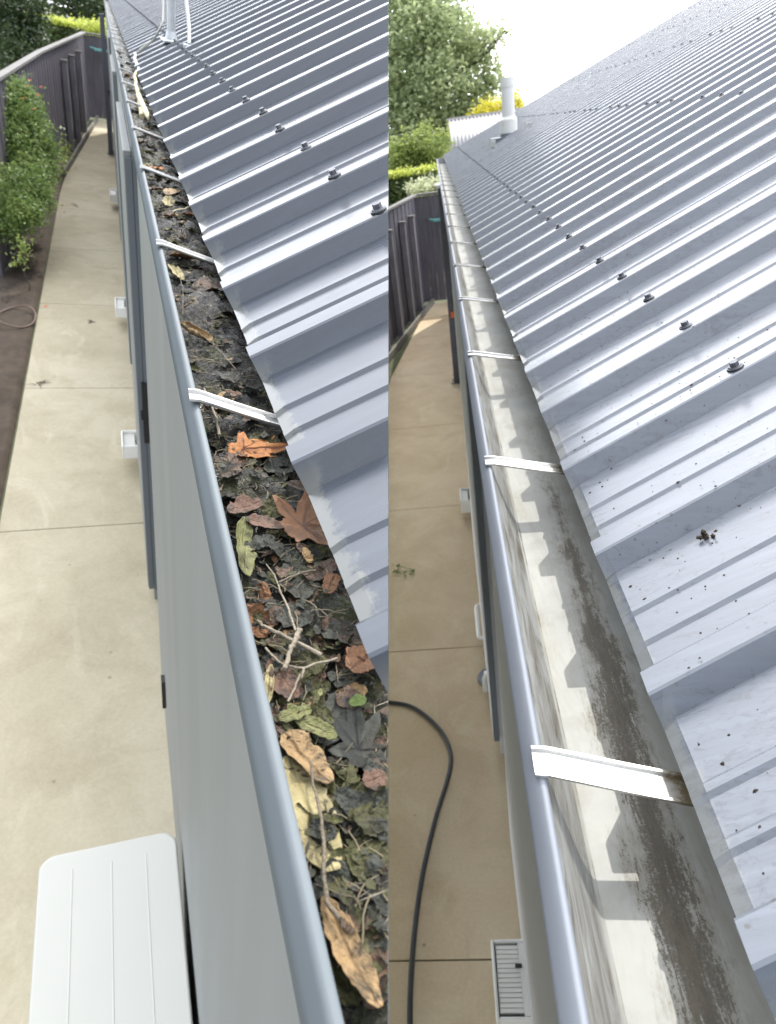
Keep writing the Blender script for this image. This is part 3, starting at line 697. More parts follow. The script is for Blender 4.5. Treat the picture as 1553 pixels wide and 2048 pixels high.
LV = [
 (487, 900, 128, 62, D(-8), 'lf_orange', 'bright orange five-pointed leaf with dark veins lying across the gutter', dict(kind='maple', curl=.7, bend=.2, dz=.008)),
 (607, 1050, 170, 130, D(25), 'lf_copper', 'large copper-brown leaf reaching under the roof edge', dict(kind='maple', curl=.35, bend=.2, dz=.011, wr=.03)),
 (527, 1047, 70, 30, D(150), 'lf_pink', 'pink-red leaf lobe left of the large copper leaf', dict(kind='oval', curl=.5, dz=.012)),
 (490, 1015, 66, 34, D(20), 'lf_pink', 'small red-rimmed leaf against the gutter lip above the yellow-green leaf', dict(kind='torn', curl=.6, dz=.011)),
 (489, 1098, 118, 40, D(82), 'lf_yellow', 'long yellow-green leaf standing along the gutter lip', dict(kind='torn', curl=.7, dz=.010, roll=.3)),
 (724, 1322, 62, 56, D(35), 'lf_copper', 'brown leaf half under the roof edge below the crossed twigs', dict(kind='oval', curl=.6, dz=.010)),
 (566, 1358, 76, 52, D(100), 'lf_pink', 'rust-pink crumpled leaf beside the forked twig', dict(kind='torn', curl=.4, dz=.009)),
 (538, 1372, 70, 22, D(75), 'lf_cream', 'thin cream curled leaf strip against the gutter lip', dict(kind='oval', curl=1.2, dz=.010)),
 (590, 1428, 62, 26, D(10), 'lf_yellow', 'yellow leaf with an orange tip above the big cream leaves', dict(kind='torn', curl=.6, dz=.011)),
 (632, 1458, 74, 34, D(-40), 'lf_yellow', 'yellowish tan leaf edge pointing at the green fleck', dict(kind='oval', curl=.9, dz=.009)),
 (612, 1520, 100, 64, D(115), 'lf_tan', 'cupped tan leaf with a dark hollow beneath it', dict(kind='torn', curl=.9, dz=.010, roll=.2)),
 (618, 1625, 170, 84, D(96), 'lf_cream', 'largest pale cream leaf along the lip with a long stem over it', dict(kind='torn', curl=.5, dz=.008, roll=.15, bend=.1)),
 (700, 1905, 150, 62, D(104), 'lf_tan', 'smooth tan leaf at the bottom end of the gutter', dict(kind='oval', curl=.6, dz=.010, bend=.1)),
 (662, 1440, 90, 60, D(60), 'lf_grey', 'soggy grey-green leaf right of the yellow leaf tip', dict(kind='torn', curl=.2, dz=.004)),
 (718, 1500, 130, 110, D(80), 'lf_grey', 'wide dark grey leaf lying flat under the roof edge', dict(kind='maple', curl=.15, dz=.005, wr=.03)),
 (705, 1640, 160, 120, D(35), 'lf_olive', 'broad olive-brown leaf with a raised centre vein', dict(kind='maple', curl=.3, dz=.005)),
 (735, 1800, 190, 120, D(70), 'lf_olive', 'dark olive leaf mat near the bottom end of the gutter', dict(kind='torn', curl=.25, dz=.004)),
 (672, 1745, 110, 60, D(110), 'lf_olive', 'mossy leaf beside the long stem', dict(kind='torn', curl=.4, dz=.005)),
 (750, 1560, 46, 30, D(10), 'lf_pink', 'pinkish leaf scrap at the cut edge below the dark grey leaf', dict(kind='torn', curl=.3, dz=.010)),
 (388, 668, 80, 34, D(-58), 'lf_tan', 'tan leaf rolled into a tube above the bright gutter strap', dict(kind='oval', curl=2.4, dz=.010)),
 (376, 516, 66, 26, D(-16), 'lf_copper', 'brown rolled leaf just below the second strap', dict(kind='oval', curl=1.8, dz=.010)),
 (352, 545, 62, 20, D(-80), 'lf_cream', 'pale yellow leaf strip on the lip below the brown rolled leaf', dict(kind='torn', curl=.9, dz=.010)),
 (420, 578, 60, 46, D(10), 'lf_brown', 'dark brown leaf lifting under the roof edge', dict(kind='torn', curl=.7, dz=.006)),
 (385, 560, 80, 44, D(-30), 'lf_grey', 'grey rotted leaf between two rolled leaves', dict(kind='torn', curl=.4, dz=.005)),
 (600, 975, 44, 26, D(-40), 'lf_brown', 'small red-brown and green leaf above the large copper leaf', dict(kind='oval', curl=.5, dz=.010)),
 (447, 806, 50, 34, D(70), 'lf_tan', 'tan leaf scrap just under the bright gutter strap', dict(kind='torn', curl=.3, dz=.006)),
 (465, 790, 34, 16, D(0), 'lf_pink', 'dark red leaf scrap touching the bright gutter strap', dict(kind='torn', curl=.5, dz=.008)),
 (662, 1168, 44, 30, D(60), 'lf_copper', 'rust leaf scrap at the end of the green-brown stem', dict(kind='torn', curl=.8, dz=.007)),
 (640, 1142, 70, 34, D(30), 'lf_brown', 'dark wet leaf under the stem end by the roof edge', dict(kind='torn', curl=.3, dz=.006)),
 (716, 1404, 34, 20, D(15), 'lf_green', 'small fresh green leaf in the black muck', dict(kind='oval', curl=.5, dz=.009)),
 (700, 1400, 50, 34, D(-5), 'lf_brown', 'brown leaf behind the small fresh green leaf', dict(kind='torn', curl=.4, dz=.006)),
 (560, 935, 60, 40, D(30), 'lf_grey', 'grey-green leaf half sunk below the bright orange leaf', dict(kind='torn', curl=.3, dz=.003)),
 (480, 935, 70, 50, D(60), 'lf_olive', 'olive leaf in the mud under the orange leaf', dict(kind='torn', curl=.4, dz=.003)),
 (600, 1160, 80, 70, D(80), 'lf_grey', 'flat slate-grey leaf under the thin twig fork', dict(kind='torn', curl=.15, dz=.003)),
 (455, 620, 50, 30, D(0), 'lf_grey', 'grey leaf in the mud right of the tan tube leaf', dict(kind='torn', curl=.3, dz=.003)),
 (372, 405, 50, 30, D(10), 'lf_brown', 'reddish leaf scrap above the second strap', dict(kind='torn', curl=.6, dz=.006)),
 (345, 385, 40, 24, D(60), 'lf_tan', 'pale tan leaf on the mud midway between second and third straps', dict(kind='torn', curl=.6, dz=.007)),
 (312, 338, 32, 14, D(0), 'lf_orange', 'small orange-brown leaf below the third strap', dict(kind='torn', curl=.6, dz=.008)),
 (302, 270, 30, 12, D(-20), 'lf_copper', 'small brown leaf below the fourth strap', dict(kind='torn', curl=.6, dz=.008)),
]
for (px, py, a, b, ang, mat, lab, kw) in LV: gleaf(px, py, a, b, ang, mat, lab, **kw)
# the loose crumbled litter between the leaves
def litter():
    mats = ['lf_brown', 'lf_olive', 'lf_tan', 'lf_grey', 'lf_cream', 'lf_yellow', 'twig_dark', 'lf_copper', 'twig']
    wts = [20, 28, 3, 30, 1, 2, 14, 1, 2]; rnd = random.Random(5)
    allv, allf, mi, n0 = [], [], [], 0
    for k in range(2000):
        y = .12*(80**(rnd.random()**1.15)); x = .069+.085*rnd.random()**1.1
        if y > 17: continue
        sz = rnd.uniform(.0012, .0048)*(1+.12*y); m_ = rnd.choices(range(len(mats)), wts)[0]
        z = sh(x, y)+.0012+rnd.uniform(0, .003); a = rnd.uniform(0, 2*PI)
        if mats[m_].startswith('twig'): lx, wy = sz*2.4, sz*.10
        else: lx, wy = sz, sz*rnd.uniform(.35, .8)
        cu = rnd.uniform(-.5, .9)*wy; tl = rnd.uniform(-.5, .5)
        pts = []
        for (i, j) in ((-1, 0), (-.5, -.8), (-.5, .8), (.1, -1), (.1, 1), (.6, -.6), (.6, .7), (1, 0), (0, 0)):
            X, Yy = i*lx*rnd.uniform(.8, 1.1), j*wy*rnd.uniform(.7, 1.2); Zz = cu*j*j+tl*X*.5+rnd.uniform(-.1, .1)*wy
            pts.append((x+X*math.cos(a)-Yy*math.sin(a), y+X*math.sin(a)+Yy*math.cos(a), z+Zz))
        allv += pts; fs = [(0, 1, 8), (0, 8, 2), (1, 3, 8), (2, 8, 4), (3, 5, 8), (4, 8, 6), (5, 7, 8), (6, 8, 7)]
        allf += [tuple(q+n0 for q in f) for f in fs]; mi += [m_]*8; n0 += 9
    for k in range(480):
        y = .11*(50**(rnd.random()**1.25)); x = .070+.080*rnd.random(); ln = rnd.uniform(.012, .034)*(1+.05*y)
        if y > 8: continue
        vs, fs, ve = leaf_geo('torn', ln, ln*rnd.uniform(.4, .8), rnd.uniform(.1, 1.1), rnd.uniform(-.1, .3), .09, k+900)
        m4 = Matrix.Translation((x, y, sh(x, y)+rnd.uniform(-.0005, .003))) @ Matrix.Rotation(rnd.uniform(0, 6.28), 4, 'Z') @ Matrix.Rotation(rnd.uniform(-.35, .35), 4, 'Y') @ Matrix.Rotation(rnd.uniform(-.3, .3), 4, 'X')
        m_ = rnd.choices((0, 1, 3, 7, 2), (24, 38, 36, 1, 1))[0]
        allv += [tuple(m4 @ Vector(q)) for q in vs]; allf += [tuple(q+n0 for q in f) for f in fs]; mi += [m_]*len(fs); n0 += len(vs)
    me = bpy.data.meshes.new('leaf_litter'); me.from_pydata(allv, [], allf)
    for m_ in mats: me.materials.append(M[m_])
    me.polygons.foreach_set('material_index', mi); at = me.attributes.new('vein', 'FLOAT', 'POINT')
    o = link('leaf_litter', me, fr='L'); cut(o)
    tag(o, 'crumbled leaf scraps and stem bits scattered over the black muck', 'leaf litter', kind='stuff')
litter()
def fibres():
    rnd = random.Random(21); mb = MB()
    for k in range(420):
        y = .13*(30**(rnd.random()**1.2)); x = .071+.075*rnd.random()**1.2
        if y > 4: continue
        a = rnd.uniform(0, 6.28); ln = rnd.uniform(.006, .026)*(1+.1*y); pts = []; p = Vector((x, y, sh(x, y)+rnd.uniform(.001, .005)))
        for i in range(5):
            pts.append(p.copy()); a += rnd.uniform(-.5, .5); p = p+Vector((math.cos(a), math.sin(a), rnd.uniform(-.25, .25)))*ln/4
            p.x = min(max(p.x, .069), .16)
        mb.tube(pts, rnd.uniform(.00022, .0006)*(1+.15*y), 4)
    o = mb.build('plant_fibres', M['twig_fine'], fr='L', fix=False); cut(o); tag(o, 'fine stems and needle scraps tangled in the black muck', 'plant fibres', kind='stuff')
fibres()
def twig(pts, r0, r1, mat, label, dz=.009, side=(), cat='twig', group='twigs lying in the clogged gutter'):
    P3 = []; r0 *= .62; r1 *= .62
    for q in pts:
        z = SLZ+(q[2] if len(q) > 2 else dz); P3.append(onz('L', q[0], q[1], z))
    fine = []; 
    for i in range(len(P3)-1):
        for t in (0, .33, .66): 
            v = P3[i].lerp(P3[i+1], t); fine.append(v+Vector([random.uniform(-1, 1)*r0*.5 for _ in range(3)]))
    fine.append(P3[-1]); n = len(fine)
    mb = MB(); mb.tube(fine, [r0+(r1-r0)*i/(n-1)*1.0+random.uniform(-.12, .12)*r0 for i in range(n)], 7)
    for s in side:
        Q_ = [onz('L', q[0], q[1], SLZ+dz+.001) for q in s]; mb.tube(Q_, [r1*1.1]*(len(Q_)-1)+[r1*.4], 6)
    o = mb.build('twig', mat, fr='L'); recentre(o, 'L'); cut(o); tag(o, label, cat, group); return o
twig([(532, 1128), (549, 1150), (556, 1168), (563, 1188), (575, 1212), (584, 1240), (592, 1262)], .0008, .0016, M['twig'], 'thin pale zigzag twig running down to the crossing of the twigs', .010)
twig([(603, 1258), (594, 1268), (588, 1290), (578, 1308), (569, 1338)], .0030, .0026, M['twig'], 'short thick twig stub crossing over the slanting stick', .017)
twig([(514, 1241), (530, 1253), (560, 1268), (600, 1288), (643, 1311)], .0017, .0027, M['twig'], 'mossy grey stick slanting down to the right across the gutter', .012)
twig([(531, 1296), (545, 1312), (565, 1328), (608, 1338), (640, 1325), (675, 1317)], .0013, .0015, M['twig'], 'curved pale forked twig below the crossing', .012, side=[[(608, 1338), (603, 1357)]])
twig([(557, 1166), (580, 1155), (605, 1146), (632, 1141)], .0018, .0012, M['twig_dark'], 'greenish brown leaf stem running right from the thin zigzag twig', .011)
twig([(601, 1350), (590, 1375), (576, 1404)], .0014, .0012, M['twig'], 'short pale twig below the rust-pink leaf', .010)
twig([(622, 1522), (626, 1570), (640, 1620), (648, 1680), (648, 1760), (655, 1805), (680, 1838)], .0011, .0021, M['twig_dark'], 'long thin stem running down over the largest cream leaf', .017)
twig([(424, 680), (432, 695), (450, 712), (472, 738)], .0010, .0006, M['twig'], 'thin white stem on grey mud above the bright strap', .008)
twig([(408, 778), (424, 812), (433, 838), (439, 870)], .0022, .0024, M['twig'], 'pinkish stick below the left end of the bright strap', .010)
twig([(340, 548), (360, 555), (366, 575), (366, 628)], .0006, .0005, M['twig'], 'thin looping stem above the tan tube leaf', .010)
twig([(401, 405), (388, 409), (370, 416), (345, 422)], .0018, .0012, M['branch'], 'yellowish twig poking onto the roof edge above the second strap', .018)
twig([(283, 106, .055), (279, 128, .045), (270, 150, .035), (272, 172, .022), (277, 190, .018), (281, 212, .014), (284, 232, .010)], .007, .015, M['branch'], 'thick bleached branch lying in the far part of the clogged gutter', .02, side=[[(277, 190), (292, 225), (296, 236)]])
# small leaves and litter further along the gutter
rnd = random.Random(9)
mk = [('lf_tan', 'tan'), ('lf_brown', 'dark brown'), ('lf_cream', 'cream'), ('lf_copper', 'copper'), ('lf_olive', 'olive'), ('lf_yellow', 'yellow-green')]
spans = [(1.20, 1.70, 'between the second and third gutter straps'), (1.78, 2.24, 'between the third and fourth gutter straps'), (2.32, 3.35, 'between the fourth and sixth gutter straps'), (3.45, 6.0, 'beyond the sixth gutter strap, near the bleached branch')]
for (y0, y1, where) in spans:
    for (mt, cn) in mk:
        y = rnd.uniform(y0, y1); x = rnd.uniform(.074, .135); ln = rnd.uniform(.024, .042)*(1+.08*y)
        vs, fs, vein = leaf_geo('torn', ln, ln*.55, rnd.uniform(.3, 1.4), .2, .07, int(y*977))
        me = bpy.data.meshes.new('leaf'); me.from_pydata(vs, [], fs); me.polygons.foreach_set('use_smooth', [True]*len(fs))
        at = me.attributes.new('vein', 'FLOAT', 'POINT'); at.data.foreach_set('value', vein); me.materials.append(M[mt])
        o = bpy.data.objects.new('dead_leaf', me); COL.objects.link(o)
        o.matrix_world = FR['L'][0] @ Matrix.Translation((x, y, sh(x, y)+.005)) @ Matrix.Rotation(rnd.uniform(0, 6.28), 4, 'Z') @ Matrix.Rotation(rnd.uniform(-.3, .3), 4, 'Y')
        tag(o, 'small %s dead leaf %s' % (cn, where), 'leaf', 'small dead leaves along the far clogged gutter')

# mud clump on the right roof, leaf sprig on its path
p = Vector((.2435, .634, -.402)); mb = MB()
for k in range(9):
    c = p+Vector((random.gauss(0, .0045), random.gauss(0, .0065), random.uniform(-.008, -.001)))
    r_ = random.uniform(.0012, .0042); n0 = 8
    vs = [c+Vector((math.cos(a)*math.sin(b), math.sin(a)*math.sin(b), math.cos(b)*.7))*r_*random.uniform(.5, 1.4) for b in (.4, 1.1, 1.9, 2.7) for a in [2*PI*i/n0 for i in range(n0)]]
    mb.add(vs, [(j*n0+i, j*n0+(i+1) % n0, (j+1)*n0+(i+1) % n0, (j+1)*n0+i) for j in range(3) for i in range(n0)]+[tuple(range(n0)), tuple(24+i for i in reversed(range(n0)))], True)
o = mb.build('mud_clump', M['soil'], fr='R'); recentre(o, 'R'); tag(o, 'small dark lump of mud splashed on the near pale roof sheet', 'mud')
def grit():
    rd = Vector((math.cos(R['sl']), R['sk'], math.sin(R['sl']))); nm = Vector((-math.sin(R['sl']), 0, math.cos(R['sl']))); prof = [q for q in rib_profile(0)]+[(R['pitch']-.026, 0, 1)]
    mb = MB()
    for k in range(900):
        s = .02+.75*random.random()**1.2; t = .25+1.5*random.random()
        off = (t-R['r0']+.026) % R['pitch']-.026; h = 0
        for a, b in zip(prof, prof[1:]):
            if a[0] <= off <= b[0]: h = a[1]+(b[1]-a[1])*(off-a[0])/max(1e-6, b[0]-a[0])
        c = Vector((R['ex'], t, R['ez']))+rd*s+nm*(h+.0003); r_ = random.uniform(.0004, .0012)*random.choice((1, 1, 1, 1.7)); a0 = random.uniform(0, 6)
        vs = [c+rd*(math.cos(a0+i*1.257)*r_*random.uniform(.7, 1.5))+Vector((0, 1, 0))*(math.sin(a0+i*1.257)*r_*random.uniform(.6, 1.2)) for i in range(5)]+[c+nm*r_*.7]
        mb.add(vs, [(i, (i+1) % 5, 5) for i in range(5)])
    tag(mb.build('roof_grit', M['soil'], fr='R'), 'dark grit specks splashed over the near pale roof sheets', 'grit', kind='stuff')
grit()

# ------------------------------------------------------------------ things beside the houses
# outdoor unit of the heat pump, left
au = empty('air_conditioner', 'L', (-.150, .72, L['zg'])); tag(au, 'cream outdoor air conditioner unit with a ribbed flat top beside the wall', 'air conditioner')
def rrect(x0, x1, y0, y1, r, n=6):
    out = []
    for cx, cy, a0 in ((x1-r, y1-r, 0), (x0+r, y1-r, 90), (x0+r, y0+r, 180), (x1-r, y0+r, 270)):
        out += [(cx+r*math.cos(D(a0+90*i/n)), cy+r*math.sin(D(a0+90*i/n))) for i in range(n+1)]
    return out
def slab(mb, outline, z0, z1, inset=0):
    n = len(outline); cx = sum(p[0] for p in outline)/n; cy = sum(p[1] for p in outline)/n
    lv = [(z0, 0), (z1-inset, 0), (z1, inset)] if inset else [(z0, 0), (z1, 0)]
    vs = []
    for z, ins in lv:
        for (x, y) in outline:
            dx, dy = x-cx, y-cy; s_ = 1-ins/max(.05, math.hypot(dx, dy)); vs.append((cx+dx*s_, cy+dy*s_, z))
    m = len(lv); fs = [(k*n+i, k*n+(i+1) % n, (k+1)*n+(i+1) % n, (k+1)*n+i) for k in range(m-1) for i in range(n)]
    mb.add(vs, fs+[tuple(reversed(range(n))), tuple((m-1)*n+i for i in range(n))]); return mb
zt = .64
mb = slab(MB(), rrect(-.165, .195, -.50, .52, .045), .05, zt-.035); mb.build('casing', M['white_dim'], au, bevel=.004)
top = slab(MB(), rrect(-.175, .205, -.51, .53, .045), zt-.035, zt, .008).build('top_panel', M['white_dim'], au, bevel=.004)
for x in (-.085, .02, .115):
    mb = MB(); mb.prism([(x-.003, zt-.0005), (x+.003, zt-.0005), (x+.001, zt+.0012), (x-.001, zt+.0012)], -.50, .47); mb.build('rib', M['white_dim'], top)
mb = MB()
for k in range(9): mb.tube([(-.185, -.42+k*.055, .10), (-.185, -.42+k*.055, .60)], .003, 6)
for z in (.10, .35, .60): mb.tube([(-.185, -.44, z), (-.185, .04, z)], .0035, 6)
mb.tube([(-.168, .04, .60), (-.20, .04, .60), (-.20, -.44, .60), (-.168, -.44, .60)], .004, 6)
mb.build('wire_guard', M['white_dim'], au)
for y in (.38, -.02, -.15, -.32): mb = MB(); mb.box(.196, .204, y-.006, y+.006, zt-.06, zt-.045); mb.build('screw', M['black'], au)
for y in (-.38, .40):
    mb = MB(); mb.box(-.14, .17, y-.03, y+.03, .0, .05); mb.build('foot', M['black'], au)

# hose on the right path
hp = [(742, 1403), (789, 1405), (825, 1412), (860, 1437), (888, 1468), (902, 1500), (903, 1530), (893, 1570), (876, 1620), (858, 1690), (843, 1760), (833, 1830), (826, 1900), (821, 1980), (820, 2048), (822, 2120), (830, 2260)]
H = [onz('R', x, y, R['zg']+.012) for x, y in hp]
def smooth(pts, it=3):
    for _ in range(it):
        out = [pts[0]]
        for a, b in zip(pts, pts[1:]): out += [a.lerp(b, .25), a.lerp(b, .75)]
        pts = out+[pts[-1]]
    return pts
o = MB().tube(smooth(H), .0115, 12).build('hose', M['hose'], fr='R'); recentre(o, 'R'); tag(o, 'black garden hose curving over the tan concrete path', 'hose')
# dark post with tap, hose tangle: seen from both ends of the row
def standpipe(fr, x, y, zg, ht, label, tagc):
    sp = empty('tap_post', fr, (x, y, zg)); tag(sp, label, 'tap post')
    mb = MB(); mb.box(-.040, .040, -.040, .040, 0, ht); mb.build('post', M['post'], sp, bevel=.004)
    mb = MB(); mb.tube([(.035, -.03, 1.05), (.035, -.09, 1.05), (.035, -.10, 1.0)], .012, 8); mb.cyl((.035, -.07), .02, 1.06, 1.09, 10); mb.build('tap', M['black'], sp)
    mb = MB(); mb.tube([(.045, -.035, .02), (.045, -.035, 1.0)], .009, 8); mb.build('pipe', M['galv'], sp)
    if tagc: mb = MB(); mb.box(-.01, .03, -.075, -.045, .86, .93); mb.build('fitting', M['orange'], sp)
    rr = random.Random(3); mb = MB()
    pts = [Vector((math.cos(a*.9)*(.07+.03*math.sin(a*1.7)), -.05+math.sin(a*.9)*(.09+.04*math.sin(a*.6)), .012+.006*a)) for a in [i*.5 for i in range(34)]]
    mb.tube(smooth(pts, 1), .006, 6); mb.build('cord', M['hose'], sp); return sp
standpipe('R', .045, 8.75, R['zg'], 2.33, 'dark square post with an orange fitting and coiled cord on the tan path', True)
standpipe('L', -.005, 15.8, L['zg'], 2.25, 'dark post with coiled cord at the far end of the shaded concrete path', False)

# fences: boards, posts, cap rail, kerb
def fence(fr, a, b, z0, z1, label, posts, side, mat_cap=True, boards=.14, kerb=True):
    a = Vector((*a, 0)); b = Vector((*b, 0)); d = b-a; ln = d.length; ang = math.atan2(d.y, d.x)
    root = empty('fence', fr, (a.x, a.y, z0), ang); tag(root, label, 'fence')
    mb = MB(); n = max(1, round(ln/boards)); h = z1-z0
    for i in range(n):
        x0, x1 = ln*i/n+.002, ln*(i+1)/n-.002; dy = .004*((i % 2)*2-1)
        mb.box(x0, x1, -.011+dy, .011+dy, .04, h-.02+random.uniform(-.004, .004))
    mb.build('boards', M['fence'], root)
    mb = MB(); mb.box(0, ln, -.045, .045, h, h+.035); mb.build('cap_rail', M['fence_cap'], root, bevel=.003)
    for t in posts:
        mb = MB(); mb.box(t-.045, t+.045, side*.02, side*.11, 0, h*.86); p_ = mb.build('post', M['fence_post'], root, bevel=.004)
        mb = MB(); mb.box(t-.055, t+.055, side*.012, side*.125, h*.86, h*.86+.03); mb.build('post_cap', M['fence_cap'], p_)
    if kerb:
        mb = MB(); mb.box(0, ln, side*.15, side*.19, 0, .10); mb.build('kerb_board', M['kerb'], root)
    return root
zt_ = -1.05
fence('L', (-1.17, 8.2), (-.92, 13.5), L['zg'], zt_, 'long dark timber fence with a pale cap rail behind the flowering shrub', [], -1, kerb=False)
fence('L', (-.92, 13.5), (-.42, 20.0), L['zg'], zt_, 'dark fence stretch with three pale-topped posts at the far left path', [2.2, 3.4, 4.6], -1)
fence('L', (-.42, 20.05), (1.6, 20.05), L['zg'], zt_, 'dark timber fence closing the end of the left path', [], -1, kerb=False)
fence('R', (-1.42, 8.4), (-.42, 13.58), R['zg'], zt_, 'dark purple-grey fence with stepped posts beside the tan path', [1.2, 2.1, 3.0, 3.9, 4.6], -1)
fence('R', (-.42, 13.6), (1.8, 13.6), R['zg'], zt_, 'dark grey board fence closing the end of the tan path', [], -1, kerb=False)
def bracket(fr, x, y, z, s, label):
    mb = MB(); mb.box(-.22*s, .22*s, -.02, .02, -.025, .025); mb.tube([(-.22*s, -.02, 0), (-.30*s, -.10, .03), (-.20*s, -.16, .02)], .02, 6); mb.cyl((.1*s, -.05), .03, -.03, .03, 10)
    o = mb.build('hose_bracket', M['teal'], fr=fr, bevel=.003); o.matrix_world = FR[fr][0] @ Matrix.Translation((x, y, z)); tag(o, label, 'bracket')
p = ony('L', 210, 101, 19.9); bracket('L', p.x, p.y, p.z, 1.0, 'teal hose bracket on the fence at the end of the left path')
p = ony('R', 884, 438, 13.5); bracket('R', p.x+.03, p.y, p.z, .8, 'teal hose bracket on the fence at the end of the tan path')

# ------------------------------------------------------------------ foliage
def leaves(blobs, n, size, flat=.0, seed=1, clump=0.35, shell=.55):
    rg = np.random.default_rng(seed); B = np.array([b[:6] for b in blobs], float)
    vol = np.prod(B[:, 3:6], axis=1)**.75; k = rg.choice(len(B), n, p=vol/vol.sum())
    d = rg.normal(size=(n, 3)); d /= np.linalg.norm(d, axis=1)[:, None]
    rad = shell+(1-shell)*rg.random(n)**.7; rad *= 1+.22*np.sin(d[:, 0]*7+k)*np.cos(d[:, 1]*6+k*2)+.14*np.sin(d[:, 2]*11+k*3)
    c = B[k, :3]+d*B[k, 3:6]*rad[:, None]
    # gather into sprays
    ns = max(8, n//14); cs = c[rg.integers(0, n, ns)]; idx = rg.integers(0, ns, n); use = rg.random(n) < clump*2
    c = np.where(use[:, None], cs[idx]+rg.normal(size=(n, 3))*size*2.0, c)
    a = rg.normal(size=(n, 3)); a[:, 2] *= .6; a /= np.linalg.norm(a, axis=1)[:, None]
    b = np.cross(a, rg.normal(size=(n, 3))); b /= np.linalg.norm(b, axis=1)[:, None]
    s = size*(.6+.8*rg.random(n))[:, None]
    tip = c+a*s; l = c+b*s*.42+a*s*.1; r_ = c-b*s*.42+a*s*.1; q = c-a*s*.8; 
    V = np.stack([q, l, tip, r_], 1).reshape(-1, 3); Fc = np.arange(n*4).reshape(n, 4)
    return V, Fc
def leafmesh(name, mat, V, Fc, parent=None, fr=None, base=None):
    me = bpy.data.meshes.new(name); me.vertices.add(len(V)); me.vertices.foreach_set('co', V.astype(np.float32).ravel())
    n = len(Fc); me.loops.add(n*4); me.loops.foreach_set('vertex_index', Fc.ravel().astype(np.int32)); me.polygons.add(n)
    me.polygons.foreach_set('loop_start', np.arange(n, dtype=np.int32)*4); me.update(calc_edges=True); me.validate()
    me.materials.append(mat); return link(name, me, parent, fr)
def tree(name, fr, base, blobs, n, size, mat, label, cat, trunk=None, seed=1, group=None, shell=.55, clump=.35, part='crown'):
    root = empty(name, fr, base); tag(root, label, cat, group); bx, by, bz = base
    bl = [(b[0]-bx, b[1]-by, b[2]-bz, *b[3:]) for b in blobs]
    V, Fc = leaves(bl, n, size, seed=seed, shell=shell, clump=clump); leafmesh(part, mat, V, Fc, root)
    if trunk:
        mb = MB(); r0, ht = trunk; top_ = Vector((0, 0, ht))
        mb.tube([(0, 0, -.05), (.03, 0, ht*.5), top_], [r0*1.25, r0, r0*.7], 10)
        for b in bl[:10]:
            c = Vector(b[:3]); mid = top_.lerp(c, .5)+Vector((0, 0, -.1*c.length*.3)); mb.tube([top_*.85, mid, c], [r0*.5, r0*.28, r0*.1], 7)
            for j in range(3):
                e = c+Vector([random.uniform(-1, 1)*b[3+i]*.7 for i in range(3)]); mb.tube([mid, e], [r0*.16, r0*.04], 5)
        mb.build('trunk', M['bark'], root)
    return root
def B(fr, px, py, Y, rx, ry=None, rz=None):                         # crown lump whose middle is seen at a picture point, Y metres along
    p = ony(fr, px, py, Y); return (p.x, p.y, p.z, rx, ry or rx, rz or rx)
# right: big maple, bushes, golden shrub, hedge, white flowers
tb = [B('R', 800, 60, 27, 1.5), B('R', 860, 70, 26, 1.15), B('R', 910, 90, 27, 1.0), B('R', 955, 85, 26, .62), B('R', 990, 68, 26, .42, .5, .22), B('R', 1012, 60, 26, .22, .3, .10), B('R', 940, 150, 26.5, .9), B('R', 985, 165, 26, .40),
      B('R', 800, 170, 26, 1.4), B('R', 880, 180, 25.5, 1.2), B('R', 950, 215, 26, .75), B('R', 830, 240, 26, 1.4), B('R', 915, 235, 26, .85), B('R', 700, 60, 28, 1.8), B('R', 880, 0, 27, 1.1), B('R', 800, -20, 28, 1.4), B('R', 980, 130, 26, .4), B('R', 720, 180, 27, 1.6), B('R', 830, 300, 27, 1.2), B('R', 970, 205, 26, .35), B('R', 900, 260, 26.5, .7)]
p0 = ony('R', 800, 250, 26)
tree('maple_tree', 'R', (p0.x, 26.5, R['zg']), tb, 44000, .092, M['f_tree'], 'tall pale green broadleaf tree behind the far end of the pale roof', 'tree', (.26, 3.0), 3, shell=.35, clump=.3)
bb = [B('R', 835, 300, 19, .42), B('R', 870, 300, 18.5, .30), B('R', 815, 325, 19, .45), B('R', 885, 285, 18.8, .16, .2, .28), B('R', 850, 275, 19, .2, .2, .3), B('R', 862, 330, 19, .4), B('R', 800, 320, 19, .4)]
tree('bush', 'R', (-1.0, 19, R['zg']), bb, 6500, .055, M['f_bush'], 'light green bush behind the hedge left of the gutter end', 'bush', (.06, .8), 4)
yb = [B('R', 985, 225, 24, .38), B('R', 965, 232, 24, .32), B('R', 1025, 215, 24, .35), B('R', 1032, 200, 24, .22, .2, .42), B('R', 1005, 240, 24, .45), B('R', 940, 243, 24.3, .2)]
tree('golden_shrub', 'R', (yb[0][0], 24, R['zg']), yb, 4500, .05, M['f_yellow'], 'bright yellow shrub glowing behind the white vent pipe', 'shrub', (.06, 2.2), 5)
